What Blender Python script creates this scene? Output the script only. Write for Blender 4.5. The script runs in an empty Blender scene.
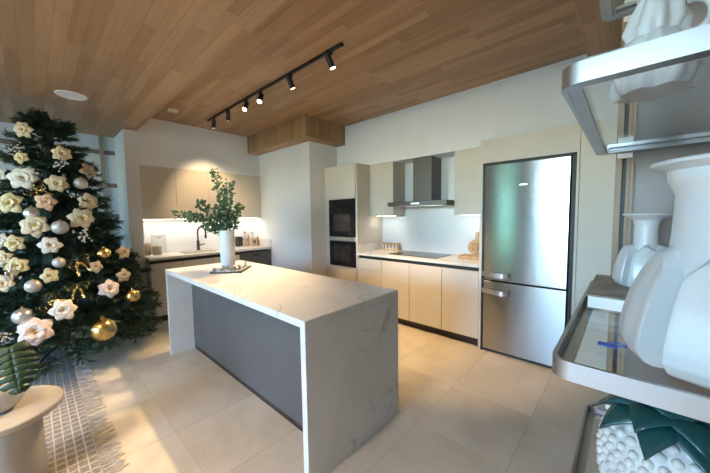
import bpy, bmesh, math, random
from mathutils import Vector, Matrix, Euler
PI = math.pi
random.seed(7)
scene = bpy.context.scene
COL = scene.collection

# ------------------------------------------------------------------ materials
def new_mat(name):
    m = bpy.data.materials.new(name)
    m.use_nodes = True
    nt = m.node_tree
    return m, nt, nt.nodes['Principled BSDF']

def lk(nt, a, b): nt.links.new(a, b)

def nd(nt, t, **kw):
    n = nt.nodes.new(t)
    for k, v in kw.items(): setattr(n, k, v)
    return n

def math_node(nt, op, a, b=None):
    n = nd(nt, 'ShaderNodeMath', operation=op)
    for i, v in enumerate((a, b)):
        if v is None: continue
        if isinstance(v, (int, float)): n.inputs[i].default_value = v
        else: lk(nt, v, n.inputs[i])
    return n.outputs[0]

def ramp(nt, fac, stops):
    r = nd(nt, 'ShaderNodeValToRGB')
    e = r.color_ramp.elements
    while len(e) < len(stops): e.new(0.5)
    for k, (p, c) in enumerate(stops):
        e[k].position = p
        e[k].color = (*c, 1)
    lk(nt, fac, r.inputs[0])
    return r.outputs[0]

def mixc(nt, fac, a, b, mode='MIX'):
    n = nd(nt, 'ShaderNodeMix', data_type='RGBA', blend_type=mode)
    if isinstance(fac, (int, float)): n.inputs[0].default_value = fac
    else: lk(nt, fac, n.inputs[0])
    for s, v in ((6, a), (7, b)):
        if isinstance(v, tuple): n.inputs[s].default_value = (*v, 1)
        else: lk(nt, v, n.inputs[s])
    return n.outputs[2]

def pos(nt):
    g = nd(nt, 'ShaderNodeNewGeometry')
    s = nd(nt, 'ShaderNodeSeparateXYZ')
    lk(nt, g.outputs['Position'], s.inputs[0])
    return g.outputs['Position'], s.outputs[0], s.outputs[1], s.outputs[2]

def plain(name, col, rough=0.5, metal=0.0, var=0.06, scale=6.0, spec=0.5, bump=0.0, **kw):
    """a paint / plastic / ceramic / metal with a slight procedural mottling"""
    m, nt, b = new_mat(name)
    tc = nd(nt, 'ShaderNodeTexCoord')
    n = nd(nt, 'ShaderNodeTexNoise')
    n.inputs['Scale'].default_value = scale
    n.inputs['Detail'].default_value = 3
    lk(nt, tc.outputs['Object'], n.inputs['Vector'])
    lo = tuple(max(0, c * (1 - var)) for c in col); hi = tuple(min(1, c * (1 + var)) for c in col)
    lk(nt, ramp(nt, n.outputs[0], [(0.3, lo), (0.7, hi)]), b.inputs['Base Color'])
    b.inputs['Roughness'].default_value = rough
    b.inputs['Metallic'].default_value = metal
    b.inputs['Specular IOR Level'].default_value = spec
    if bump:
        bp = nd(nt, 'ShaderNodeBump'); bp.inputs['Strength'].default_value = bump
        bp.inputs['Distance'].default_value = 0.01
        lk(nt, n.outputs[0], bp.inputs['Height']); lk(nt, bp.outputs[0], b.inputs['Normal'])
    for k, v in kw.items(): b.inputs[k].default_value = v
    return m

def planks(name, mode, width, length, cols, rough=0.45):
    """wood boards; mode 'x': run along X on a horizontal face, 'y': along Y, 'z': upright boards"""
    m, nt, b = new_mat(name)
    p, x, y, z = pos(nt)
    if mode == 'x': along, across = x, y
    elif mode == 'y': along, across = y, x
    else: along, across = z, math_node(nt, 'ADD', x, math_node(nt, 'MULTIPLY', y, -1.0))
    r = math_node(nt, 'DIVIDE', across, width)
    row = math_node(nt, 'FLOOR', r)
    wn = nd(nt, 'ShaderNodeTexWhiteNoise', noise_dimensions='1D'); lk(nt, row, wn.inputs['W'])
    sh = math_node(nt, 'ADD', math_node(nt, 'DIVIDE', along, length), math_node(nt, 'MULTIPLY', wn.outputs[0], 7.3))
    colm = math_node(nt, 'FLOOR', sh)
    cx = nd(nt, 'ShaderNodeCombineXYZ'); lk(nt, row, cx.inputs[0]); lk(nt, colm, cx.inputs[1])
    w2 = nd(nt, 'ShaderNodeTexWhiteNoise', noise_dimensions='3D'); lk(nt, cx.outputs[0], w2.inputs['Vector'])
    # grain stretched along the board
    gv = nd(nt, 'ShaderNodeCombineXYZ')
    lk(nt, math_node(nt, 'MULTIPLY', along, 1.6), gv.inputs[0])
    lk(nt, math_node(nt, 'MULTIPLY', across, 28.0), gv.inputs[1])
    lk(nt, math_node(nt, 'MULTIPLY', w2.outputs[0], 37.0), gv.inputs[2])
    g = nd(nt, 'ShaderNodeTexNoise'); g.inputs['Scale'].default_value = 1.0
    g.inputs['Detail'].default_value = 5; g.inputs['Roughness'].default_value = 0.6; g.inputs['Distortion'].default_value = 0.6
    lk(nt, gv.outputs[0], g.inputs['Vector'])
    f = math_node(nt, 'ADD', math_node(nt, 'MULTIPLY', w2.outputs[0], 0.46), math_node(nt, 'MULTIPLY', g.outputs[0], 0.70))
    c = ramp(nt, f, [(0.15, cols[0]), (0.5, cols[1]), (0.9, cols[2])])
    fr = math_node(nt, 'FRACT', r)
    edge = math_node(nt, 'LESS_THAN', math_node(nt, 'ABSOLUTE', math_node(nt, 'SUBTRACT', fr, 0.5)), 0.487)
    fe = math_node(nt, 'FRACT', sh)
    edge2 = math_node(nt, 'LESS_THAN', math_node(nt, 'ABSOLUTE', math_node(nt, 'SUBTRACT', fe, 0.5)), 0.4985)
    seam = math_node(nt, 'MULTIPLY', edge, edge2)
    c = mixc(nt, seam, tuple(v * 0.95 for v in cols[0]), c)
    lk(nt, c, b.inputs['Base Color'])
    b.inputs['Roughness'].default_value = rough
    return m

def tiles(name):
    m, nt, b = new_mat(name)
    p, x, y, z = pos(nt)
    S = 0.5865
    ux = math_node(nt, 'DIVIDE', math_node(nt, 'ADD', x, 0.455), S)
    uy = math_node(nt, 'DIVIDE', math_node(nt, 'SUBTRACT', y, 1.745), S)
    cx = nd(nt, 'ShaderNodeCombineXYZ')
    lk(nt, math_node(nt, 'FLOOR', ux), cx.inputs[0]); lk(nt, math_node(nt, 'FLOOR', uy), cx.inputs[1])
    wn = nd(nt, 'ShaderNodeTexWhiteNoise', noise_dimensions='3D'); lk(nt, cx.outputs[0], wn.inputs['Vector'])
    off = nd(nt, 'ShaderNodeVectorMath', operation='SCALE'); lk(nt, wn.outputs['Color'], off.inputs[0]); off.inputs['Scale'].default_value = 9.0
    ad = nd(nt, 'ShaderNodeVectorMath', operation='ADD'); lk(nt, p, ad.inputs[0]); lk(nt, off.outputs[0], ad.inputs[1])
    n = nd(nt, 'ShaderNodeTexNoise'); n.inputs['Scale'].default_value = 2.2; n.inputs['Detail'].default_value = 7
    n.inputs['Roughness'].default_value = 0.62; n.inputs['Distortion'].default_value = 0.5
    lk(nt, ad.outputs[0], n.inputs['Vector'])
    c = ramp(nt, n.outputs[0], [(0.3, (0.55, 0.47, 0.345)), (0.52, (0.65, 0.57, 0.44)), (0.72, (0.71, 0.64, 0.51))])
    v = math_node(nt, 'ADD', math_node(nt, 'MULTIPLY', wn.outputs[0], 0.12), 0.92)
    cv = nd(nt, 'ShaderNodeVectorMath', operation='SCALE'); lk(nt, c, cv.inputs[0]); lk(nt, v, cv.inputs['Scale'])
    ex = math_node(nt, 'LESS_THAN', math_node(nt, 'ABSOLUTE', math_node(nt, 'SUBTRACT', math_node(nt, 'FRACT', ux), 0.5)), 0.4955)
    ey = math_node(nt, 'LESS_THAN', math_node(nt, 'ABSOLUTE', math_node(nt, 'SUBTRACT', math_node(nt, 'FRACT', uy), 0.5)), 0.4955)
    c = mixc(nt, ey, (0.56, 0.485, 0.37), cv.outputs[0])
    c = mixc(nt, ex, (0.47, 0.40, 0.30), c)
    lk(nt, c, b.inputs['Base Color'])
    b.inputs['Roughness'].default_value = 0.42
    b.inputs['Specular IOR Level'].default_value = 0.35
    return m

def quartz(name):
    m, nt, b = new_mat(name)
    p, x, y, z = pos(nt)
    n = nd(nt, 'ShaderNodeTexNoise'); n.inputs['Scale'].default_value = 1.7; n.inputs['Detail'].default_value = 4
    n.inputs['Roughness'].default_value = 0.45; n.inputs['Distortion'].default_value = 1.0
    lk(nt, p, n.inputs['Vector'])
    d = math_node(nt, 'ABSOLUTE', math_node(nt, 'SUBTRACT', n.outputs[0], 0.5))
    vein = ramp(nt, d, [(0.0, (1, 1, 1)), (0.011, (0, 0, 0))])
    k = nd(nt, 'ShaderNodeTexNoise'); k.inputs['Scale'].default_value = 2.3; k.inputs['Detail'].default_value = 2
    lk(nt, p, k.inputs['Vector'])
    msk = ramp(nt, k.outputs[0], [(0.46, (0, 0, 0)), (0.60, (0.75, 0.75, 0.75))])
    cl = nd(nt, 'ShaderNodeTexNoise'); cl.inputs['Scale'].default_value = 5.0; cl.inputs['Detail'].default_value = 4
    lk(nt, p, cl.inputs['Vector'])
    base = ramp(nt, cl.outputs[0], [(0.3, (0.65, 0.625, 0.58)), (0.7, (0.72, 0.70, 0.655))])
    f = mixc(nt, 1.0, vein, msk, 'MULTIPLY')
    c = mixc(nt, f, base, (0.32, 0.29, 0.265))
    lk(nt, c, b.inputs['Base Color'])
    b.inputs['Roughness'].default_value = 0.3
    b.inputs['Specular IOR Level'].default_value = 0.4
    return m

def steel(name, col=(0.56, 0.56, 0.55), rough=0.3, aniso=0.75, rot=0.25):
    m, nt, b = new_mat(name)
    p, x, y, z = pos(nt)
    gv = nd(nt, 'ShaderNodeCombineXYZ')
    lk(nt, math_node(nt, 'MULTIPLY', x, 3.0), gv.inputs[0]); lk(nt, math_node(nt, 'MULTIPLY', z, 900.0), gv.inputs[2])
    n = nd(nt, 'ShaderNodeTexNoise'); n.inputs['Scale'].default_value = 1.0
    lk(nt, gv.outputs[0], n.inputs['Vector'])
    lk(nt, ramp(nt, n.outputs[0], [(0.3, tuple(c * 0.95 for c in col)), (0.7, tuple(c * 1.05 for c in col))]), b.inputs['Base Color'])
    b.inputs['Metallic'].default_value = 1
    b.inputs['Roughness'].default_value = rough
    b.inputs['Anisotropic'].default_value = aniso
    b.inputs['Anisotropic Rotation'].default_value = rot
    t = nd(nt, 'ShaderNodeCombineXYZ'); t.inputs[2].default_value = 1.0     # brushed sideways: reflections stretch upwards
    lk(nt, t.outputs[0], b.inputs['Tangent'])
    return m

def thin_glass(name, tint=(0.97, 0.985, 0.985), refl=0.05):
    m, nt, b = new_mat(name)
    nt.nodes.remove(b)
    tr = nd(nt, 'ShaderNodeBsdfTransparent'); tr.inputs[0].default_value = (*tint, 1)
    gl = nd(nt, 'ShaderNodeBsdfGlossy'); gl.inputs['Roughness'].default_value = 0.02
    lw = nd(nt, 'ShaderNodeLayerWeight'); lw.inputs['Blend'].default_value = 0.5
    fac = math_node(nt, 'ADD', math_node(nt, 'MULTIPLY', math_node(nt, 'POWER', lw.outputs['Facing'], 4.0), 0.55), refl)
    mx = nd(nt, 'ShaderNodeMixShader')
    lk(nt, fac, mx.inputs[0]); lk(nt, tr.outputs[0], mx.inputs[1]); lk(nt, gl.outputs[0], mx.inputs[2])
    lk(nt, mx.outputs[0], nt.nodes['Material Output'].inputs[0])
    return m

def emit(name, col, s):
    m, nt, b = new_mat(name)
    b.inputs['Base Color'].default_value = (*col, 1)
    b.inputs['Emission Color'].default_value = (*col, 1)
    b.inputs['Emission Strength'].default_value = s
    return m

def rug_mat(name):
    m, nt, b = new_mat(name)
    p, x, y, z = pos(nt)
    def line(v, s, w): 
        return math_node(nt, 'GREATER_THAN', math_node(nt, 'ABSOLUTE', math_node(nt, 'SUBTRACT', math_node(nt, 'FRACT', math_node(nt, 'DIVIDE', v, s)), 0.5)), w)
    a = math_node(nt, 'MAXIMUM', line(x, 0.062, 0.41), line(y, 0.045, 0.42))
    n = nd(nt, 'ShaderNodeTexNoise'); n.inputs['Scale'].default_value = 60; lk(nt, p, n.inputs['Vector'])
    dk = ramp(nt, n.outputs[0], [(0.3, (0.20, 0.18, 0.15)), (0.7, (0.32, 0.295, 0.25))])
    lt = ramp(nt, n.outputs[0], [(0.3, (0.45, 0.42, 0.37)), (0.7, (0.62, 0.58, 0.52))])
    lk(nt, mixc(nt, a, dk, lt), b.inputs['Base Color'])
    b.inputs['Roughness'].default_value = 0.95
    bp = nd(nt, 'ShaderNodeBump'); bp.inputs['Distance'].default_value = 0.004
    lk(nt, n.outputs[0], bp.inputs['Height']); lk(nt, bp.outputs[0], b.inputs['Normal'])
    return m

def mosaic(name):
    m, nt, b = new_mat(name)
    tc = nd(nt, 'ShaderNodeTexCoord')
    v = nd(nt, 'ShaderNodeTexVoronoi'); v.inputs['Scale'].default_value = 34
    lk(nt, tc.outputs['Object'], v.inputs['Vector'])
    lk(nt, ramp(nt, v.outputs['Distance'], [(0.1, (0.85, 0.84, 0.82)), (0.75, (0.36, 0.33, 0.30))]), b.inputs['Base Color'])
    b.inputs['Metallic'].default_value = 0.55; b.inputs['Roughness'].default_value = 0.22
    bp = nd(nt, 'ShaderNodeBump'); bp.inputs['Strength'].default_value = 0.7; bp.inputs['Distance'].default_value = 0.006
    lk(nt, v.outputs['Distance'], bp.inputs['Height']); lk(nt, bp.outputs[0], b.inputs['Normal'])
    return m

WOOD = [(0.215, 0.120, 0.054), (0.315, 0.188, 0.092), (0.43, 0.275, 0.148)]
M = {}
M['wood_x'] = planks('wood_ceiling_boards', 'x', 0.075, 1.0, WOOD)
M['wood_y'] = planks('wood_ceiling_cross_boards', 'y', 0.075, 1.0, WOOD)
M['wood_z'] = planks('wood_upright_boards', 'z', 0.075, 2.0, WOOD)
M['tile'] = tiles('cream_marble_tiles')
M['quartz'] = quartz('veined_white_quartz')
M['white'] = plain('white_wall_paint', (0.80, 0.81, 0.82), 0.7, var=0.02, scale=2)
M['cabinet'] = plain('cream_cabinet_laminate', (0.60, 0.55, 0.47), 0.5, var=0.03, scale=3)
M['gap'] = plain('black_shadow_gap', (0.012, 0.011, 0.010), 0.5)
M['kick'] = plain('black_brown_plinth', (0.03, 0.022, 0.018), 0.45)
M['grey_panel'] = plain('dark_grey_laminate', (0.105, 0.098, 0.094), 0.42, var=0.05)
M['black_glass'] = plain('black_glass', (0.012, 0.012, 0.013), 0.07, var=0.1, spec=0.3)
M['oven_window'] = plain('smoked_oven_window', (0.03, 0.028, 0.027), 0.1, var=0.3, scale=8, spec=0.3)
M['hood_steel'] = plain('dark_hood_steel', (0.115, 0.105, 0.098), 0.42, 0.45, var=0.04)
M['steel'] = steel('brushed_fridge_steel', (0.40, 0.405, 0.41), 0.21, 0.97, 0.0)
M['chrome'] = plain('satin_metal', (0.72, 0.72, 0.72), 0.3, 1.0, var=0.03)
M['alu'] = plain('satin_aluminium', (0.43, 0.425, 0.42), 0.36, 1.0, var=0.04)
M['black'] = plain('matt_black_metal', (0.014, 0.014, 0.014), 0.45)
M['glass'] = thin_glass('clear_glass')
M['pane'] = thin_glass('window_pane', (0.97, 0.985, 0.98))
M['porcelain'] = plain('white_porcelain', (0.53, 0.54, 0.55), 0.28, var=0.02, scale=4)
M['bisque'] = plain('matt_white_bisque', (0.57, 0.57, 0.56), 0.55, var=0.03, scale=5)
M['ribbed_white'] = plain('white_vase_glaze', (0.82, 0.81, 0.79), 0.4, var=0.02)
M['stone_table'] = plain('off_white_plaster', (0.42, 0.385, 0.335), 0.75, var=0.05, scale=9)
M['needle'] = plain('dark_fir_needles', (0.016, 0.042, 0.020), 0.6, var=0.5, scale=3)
M['bark'] = plain('tree_core_brown', (0.035, 0.026, 0.018), 0.8, var=0.3, scale=9)
M['euc'] = plain('eucalyptus_leaf', (0.085, 0.17, 0.10), 0.5, var=0.45, scale=14)
M['euc_stem'] = plain('eucalyptus_stem', (0.13, 0.11, 0.06), 0.6, var=0.2)
M['monstera'] = plain('monstera_leaf', (0.014, 0.046, 0.018), 0.5, var=0.35, scale=9)
M['teal_leaf'] = plain('dark_teal_glaze', (0.008, 0.060, 0.062), 0.25, var=0.3, scale=12)
M['panel'] = plain('mauve_grey_panel', (0.215, 0.18, 0.17), 0.4, var=0.04, scale=2)
M['oak'] = planks('oak_trim', 'z', 0.2, 3.0, [(0.19, 0.115, 0.06), (0.26, 0.165, 0.09), (0.33, 0.22, 0.125)])
M['beech'] = plain('light_kitchen_wood', (0.50, 0.31, 0.15), 0.5, var=0.2, scale=18)
M['tan'] = plain('tan_card', (0.56, 0.43, 0.31), 0.6, var=0.1)
M['dark_print'] = plain('dark_print', (0.10, 0.07, 0.05), 0.6)
M['jar_grey'] = plain('taupe_stoneware', (0.33, 0.28, 0.23), 0.5, var=0.15)
M['rug'] = rug_mat('woven_checked_rug')
M['fringe'] = plain('cream_rug_fringe', (0.55, 0.51, 0.45), 0.95, var=0.2, scale=20)
M['led'] = emit('led_diffuser', (1.0, 0.93, 0.82), 5)
M['lamp'] = emit('warm_lamp_lens', (1.0, 0.80, 0.52), 30)
M['lamp_dim'] = emit('warm_lamp_lens_side', (1.0, 0.80, 0.52), 6)
M['gold'] = plain('gold_ornament', (0.72, 0.50, 0.18), 0.25, 1.0, var=0.12)
M['silver'] = plain('silver_ornament', (0.68, 0.67, 0.66), 0.3, 0.85, var=0.1)
M['pearl'] = plain('pearl_white_ornament', (0.50, 0.465, 0.41), 0.35, 0.3, var=0.06)
M['fl_cream'] = plain('cream_petal', (0.70, 0.57, 0.37), 0.6, var=0.14, scale=25)
M['fl_white'] = plain('white_petal', (0.74, 0.67, 0.56), 0.6, var=0.1, scale=25)
M['fl_yellow'] = plain('yellow_cream_petal', (0.70, 0.57, 0.29), 0.6, var=0.16, scale=25)
M['fl_peach'] = plain('peach_petal', (0.78, 0.51, 0.32), 0.6, var=0.18, scale=25)
M['fl_pink'] = plain('blush_white_petal', (0.72, 0.59, 0.51), 0.6, var=0.12, scale=25)
M['fl_beige'] = plain('beige_petal', (0.47, 0.37, 0.24), 0.6, var=0.2, scale=25)
M['hedge'] = plain('hedge_green', (0.20, 0.36, 0.17), 0.8, var=0.5, scale=4)
M['lawn'] = plain('pale_paving', (0.45, 0.46, 0.44), 0.9, var=0.4, scale=3)
M['book_photo'] = plain('brown_photo_cover', (0.30, 0.25, 0.19), 0.4, var=0.6, scale=18)
M['paper'] = plain('book_page_edges', (0.78, 0.78, 0.75), 0.8, var=0.03, scale=60)
M['blue'] = plain('blue_tag', (0.02, 0.10, 0.55), 0.35)
M['speaker'] = plain('white_speaker_cloth', (0.72, 0.69, 0.65), 0.8, var=0.03, scale=80)
M['taupe_wall'] = plain('dark_taupe_wall_paint', (0.20, 0.175, 0.155), 0.7, var=0.03)
M['splash'] = plain('cool_white_splashback_glass', (0.66, 0.69, 0.71), 0.3, var=0.02)
M['daylit_white'] = plain('white_paint_daylight_tint', (0.66, 0.72, 0.78), 0.6, var=0.02)  # white far left wall, with the blue of the daylight put into its colour
M['mosaic'] = mosaic('mirror_mosaic')
M['pale_wood'] = plain('pale_rack_wood', (0.66, 0.49, 0.30), 0.55, var=0.12, scale=18)
M['cork'] = plain('spice_brown', (0.34, 0.17, 0.07), 0.6, var=0.3, scale=30)
M['clip'] = plain('white_plastic_clip', (0.78, 0.77, 0.74), 0.45)

# ------------------------------------------------------------------ mesh building
class MB:
    def __init__(self): self.bm = bmesh.new()
    def _take(self, other, mat=None):
        if mat is not None: bmesh.ops.transform(other, matrix=mat, verts=other.verts)
        me = bpy.data.meshes.new('tmp'); other.to_mesh(me); other.free()
        self.bm.from_mesh(me); bpy.data.meshes.remove(me)
        return self
    def box(self, x0, x1, y0, y1, z0, z1, bev=0.0, mat=None):
        t = bmesh.new()
        bmesh.ops.create_cube(t, size=1.0)
        bmesh.ops.scale(t, vec=(abs(x1 - x0), abs(y1 - y0), abs(z1 - z0)), verts=t.verts)
        bmesh.ops.translate(t, vec=((x0 + x1) / 2, (y0 + y1) / 2, (z0 + z1) / 2), verts=t.verts)
        if bev: bmesh.ops.bevel(t, geom=t.edges[:], offset=bev, segments=2, affect='EDGES', profile=0.5)
        return self._take(t, mat)
    def lathe(self, prof, c=(0, 0, 0), n=40, mat=None, fn=None):
        """prof: list of (r, z); fn(theta, r, z) -> r lets the outline be fluted"""
        t = bmesh.new(); rings = []
        for r, z in prof:
            if r < 1e-6: rings.append([t.verts.new((c[0], c[1], c[2] + z))]); continue
            ring = []
            for k in range(n):
                a = 2 * PI * k / n
                rr = fn(a, r, z) if fn else r
                ring.append(t.verts.new((c[0] + rr * math.cos(a), c[1] + rr * math.sin(a), c[2] + z)))
            rings.append(ring)
        for A, B in zip(rings, rings[1:]):
            for k in range(n):
                j = (k + 1) % n
                if len(A) == 1 and len(B) == 1: continue
                if len(A) == 1: t.faces.new((A[0], B[j], B[k]))
                elif len(B) == 1: t.faces.new((A[k], A[j], B[0]))
                else: t.faces.new((A[k], A[j], B[j], B[k]))
        bmesh.ops.recalc_face_normals(t, faces=t.faces)
        return self._take(t, mat)
    def cyl(self, c, r, h, n=28, r2=None, mat=None):
        r2 = r if r2 is None else r2
        return self.lathe([(0, 0), (r, 0), (r2, h), (0, h)], c, n, mat)
    def tube(self, pts, r, n=8, r_end=None, closed=False):
        t = bmesh.new(); pts = [Vector(p) for p in pts]; rings = []; N = len(pts)
        up = Vector((0, 0, 1)); prev = None
        for i, p in enumerate(pts):
            if closed: d = pts[(i + 1) % N] - pts[i - 1]
            else: d = (pts[min(i + 1, N - 1)] - pts[max(i - 1, 0)])
            d.normalize()
            if prev is None:
                a = d.cross(up if abs(d.z) < 0.95 else Vector((1, 0, 0))).normalized()
            else:
                a = (prev - d * prev.dot(d)); a = a.normalized() if a.length > 1e-6 else d.orthogonal().normalized()
            prev = a; b = d.cross(a)
            rr = r if r_end is None else r + (r_end - r) * i / max(1, N - 1)
            rings.append([t.verts.new(p + (a * math.cos(2 * PI * k / n) + b * math.sin(2 * PI * k / n)) * rr) for k in range(n)])
        prs = list(zip(rings, rings[1:])) + ([(rings[-1], rings[0])] if closed else [])
        for A, B in prs:
            for k in range(n):
                j = (k + 1) % n; t.faces.new((A[k], A[j], B[j], B[k]))
        if not closed:
            t.faces.new(rings[0][::-1]); t.faces.new(rings[-1])
        bmesh.ops.recalc_face_normals(t, faces=t.faces)
        return self._take(t)
    def strip(self, pts, w, h, closed=False):
        """a rectangular bar of width w (in the horizontal plane) and height h swept along pts (horizontal path)"""
        t = bmesh.new(); pts = [Vector(p) for p in pts]; N = len(pts); rings = []
        for i, p in enumerate(pts):
            d = (pts[(i + 1) % N] - pts[i - 1]) if closed else (pts[min(i + 1, N - 1)] - pts[max(i - 1, 0)])
            d.normalize(); s = Vector((d.y, -d.x, 0)).normalized()
            rings.append([t.verts.new(p + s * a * w / 2 + Vector((0, 0, b * h / 2))) for a, b in ((-1, -1), (1, -1), (1, 1), (-1, 1))])
        prs = list(zip(rings, rings[1:])) + ([(rings[-1], rings[0])] if closed else [])
        for A, B in prs:
            for k in range(4):
                j = (k + 1) % 4; t.faces.new((A[k], A[j], B[j], B[k]))
        if not closed: t.faces.new(rings[0][::-1]); t.faces.new(rings[-1])
        bmesh.ops.recalc_face_normals(t, faces=t.faces)
        return self._take(t)
    def ball(self, c, r, u=14, v=10, sc=(1, 1, 1)):
        t = bmesh.new(); bmesh.ops.create_uvsphere(t, u_segments=u, v_segments=v, radius=r)
        bmesh.ops.scale(t, vec=sc, verts=t.verts); bmesh.ops.translate(t, vec=c, verts=t.verts)
        return self._take(t)
    def poly(self, pts, mat=None):
        t = bmesh.new(); t.faces.new([t.verts.new(p) for p in pts]); return self._take(t, mat)
    def grid(self, fn, nu, nv, mat=None):
        t = bmesh.new(); V = [[t.verts.new(fn(i / nu, j / nv)) for j in range(nv + 1)] for i in range(nu + 1)]
        for i in range(nu):
            for j in range(nv): t.faces.new((V[i][j], V[i + 1][j], V[i + 1][j + 1], V[i][j + 1]))
        return self._take(t, mat)
    def build(self, name, mat, parent=None, smooth=False, local=False, thick=0.0):
        me = bpy.data.meshes.new(name)
        if parent is not None and not local:
            o = Vector((0, 0, 0)); p = parent
            while p: o += p.location; p = p.parent
            bmesh.ops.translate(self.bm, vec=-o, verts=self.bm.verts)
        self.bm.to_mesh(me); self.bm.free()
        if smooth:
            for f in me.polygons: f.use_smooth = True
            me.set_sharp_from_angle(angle=math.radians(40))
        me.materials.append(M[mat])
        ob = bpy.data.objects.new(name, me); COL.objects.link(ob)
        if parent is not None: ob.parent = parent
        if thick:
            md = ob.modifiers.new('thickness', 'SOLIDIFY'); md.thickness = thick; md.offset = 0
        return ob

def thing(name, label, cat, loc=(0, 0, 0), group=None, rot=None):
    o = bpy.data.objects.new(name, None); COL.objects.link(o)
    o.empty_display_size = 0.05
    o.location = loc
    if rot: o.rotation_euler = rot
    return tag(o, label, cat, group)

def tag(o, label, cat, group=None):
    o['label'] = label; o['category'] = cat
    if group: o['group'] = group
    return o

def struct(o): o['kind'] = 'structure'; return o

def copy_tree(src, loc, rot=None, label=None, parent=None):
    c = src.copy(); COL.objects.link(c)
    if parent is not None: c.parent = parent
    else:
        c.location = loc
        if rot is not None: c.rotation_euler = rot
        if label: c['label'] = label
    for ch in list(src.children): copy_tree(ch, None, parent=c)
    return c

def S(name, b, mat, **kw): return struct(b.build(name, mat, **kw))

# ------------------------------------------------------------------ key dimensions (metres)
CZ, DZ, BZ = 2.882, 2.65, 2.59            # kitchen ceiling, lower ceiling, boxed soffit
HY, UY, FY = 3.78, 3.464, 3.18            # hob wall, upper cabinet fronts, base cabinet fronts
SX, SB, SC = -5.035, -5.37, -4.725        # sink upper fronts, sink splashback, sink counter front
PX, PY = -3.58, 2.886                     # white pillar corner
STEP = 1.02                               # where the ceiling steps
XR, YF, XL = 2.4, -4.0, -5.6              # right wall, window wall behind the viewer, far left wall
UZ0, UZ1, WT = 1.45, 2.21, 0.92

# ------------------------------------------------------------------ room shell
S('floor', MB().box(-6.2, XR + .2, YF - .2, HY + .2, -0.1, 0), 'tile')
S('ceiling', MB().box(-6.2, XR + .2, STEP, HY + .2, CZ, CZ + 0.1), 'wood_x')
S('ceiling_lower', MB().box(-6.2, XR + .2, YF - .2, STEP, DZ, CZ + 0.1), 'wood_x')
S('ceiling_soffit', MB().box(-0.32, XR, STEP, UY, CZ - 0.03, CZ), 'wood_y')
S('wall_back', MB().box(-6.2, XR + .2, HY + .001, HY + .15, 0, CZ), 'white')
S('wall_back_bulkhead', MB().box(PX, XR, UY, HY, UZ1 + .001, CZ), 'white')
S('wall_left', MB().box(SB - .15, SB, STEP, PY, 0, CZ), 'white')
S('wall_left_bulkhead', MB().box(SB, SX, STEP, PY, UZ1, CZ), 'white')
S('pillar', MB().box(SB - .15, PX, PY, HY, 0, CZ), 'white')
S('trim_boxed_soffit', MB().box(SX - .02, PX + .2, PY - .222, PY, BZ, CZ).box(PX, PX + .2, PY, UY, BZ, CZ), 'wood_z')
S('column', MB().box(XL, -4.965, 0.875, STEP + .01, 0, DZ), 'white')
S('wall_right', MB().box(XR, XR + .15, YF, HY, 0, CZ), 'cabinet')
# far left wall with upright wooden battens and horizontal rails
S('wall_far_left', MB().box(XL - .15, XL, YF, STEP, 0, DZ), 'daylit_white')
for y in (0.72, 0.12, -0.5, -1.1):
    S('trim_batten', MB().box(XL, XL + .05, y - .022, y + .022, 0, DZ, .004), 'jar_grey')
for z in (0.35, 1.05, 1.5, 1.95, 2.42):
    S('trim_rail', MB().box(XL, XL + .02, YF + .1, 0.87, z - .03, z + .03, .003), 'panel')
# window wall behind the viewer
openings = [(-5.35, -4.5), (-3.25, -2.6), (-2.1, 0.0)]
wz0, wz1 = 0.12, 2.5
b = MB(); xs = [-6.2]
for a, c in openings: xs += [a, c]
xs.append(XR + .2)
for k in range(0, len(xs), 2): b.box(xs[k], xs[k + 1], YF - .2, YF, 0, CZ)
for a, c in openings: b.box(a, c, YF - .2, YF, 0, wz0).box(a, c, YF - .2, YF, wz1, CZ)
S('wall_front', b, 'taupe_wall')
for i, (a, c) in enumerate(openings):
    f = MB()
    f.box(a, a + .05, YF - .14, YF - .06, wz0, wz1).box(c - .05, c, YF - .14, YF - .06, wz0, wz1)
    f.box(a, c, YF - .14, YF - .06, wz0, wz0 + .05).box(a, c, YF - .14, YF - .06, wz1 - .05, wz1)
    if c - a > 1.4:
        for q in (0.5,): f.box(a + q * (c - a) - .03, a + q * (c - a) + .03, YF - .14, YF - .06, wz0, wz1)
    w = S('window_%d' % (i + 1), f, 'black')
    p = MB().poly([(a, YF - .1, wz0), (c, YF - .1, wz0), (c, YF - .1, wz1), (a, YF - .1, wz1)]).build('window_pane', 'pane', w)
# outside: lawn and a hedge
S('ground', MB().box(-16, 14, -16, YF - .2, -0.3, -0.12), 'lawn')
hb = MB()
for k in range(70):
    x = -12 + 22 * random.random(); z = random.random() ** 1.3 * (2.1 if x < -2.7 else 2.0); y = -9.2 + random.random() * 1.2
    hb.ball((x, y, z), 0.45 + .3 * random.random(), 8, 6)
for cx_, w_ in ((-5.3, .5), (-4.7, .4), (-4.1, .3), (-3.15, .28)):
    for k in range(20): hb.ball((cx_ + random.uniform(-w_, w_), -8.6 + random.random(), .4 + k * .28), .3 + .2 * random.random(), 8, 6)
h = hb.build('hedge', 'hedge'); h['kind'] = 'stuff'; tag(h, 'green garden hedge outside the windows behind the viewer', 'hedge')

# shelf-wall (the panel the glass shelves hang on)
S('wall_partition', MB().box(0.008, XR, 1.215, 1.30, 0, CZ), 'panel')
S('trim_shelf_wall', MB().box(-0.033, -0.018, 1.20, 1.30, 0, CZ).box(-0.008, 0.008, 1.20, 1.30, 0, CZ), 'oak')
S('trim_slotted_standard', MB().box(-0.018, -0.008, 1.212, 1.30, 0, CZ), 'gap')

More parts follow.
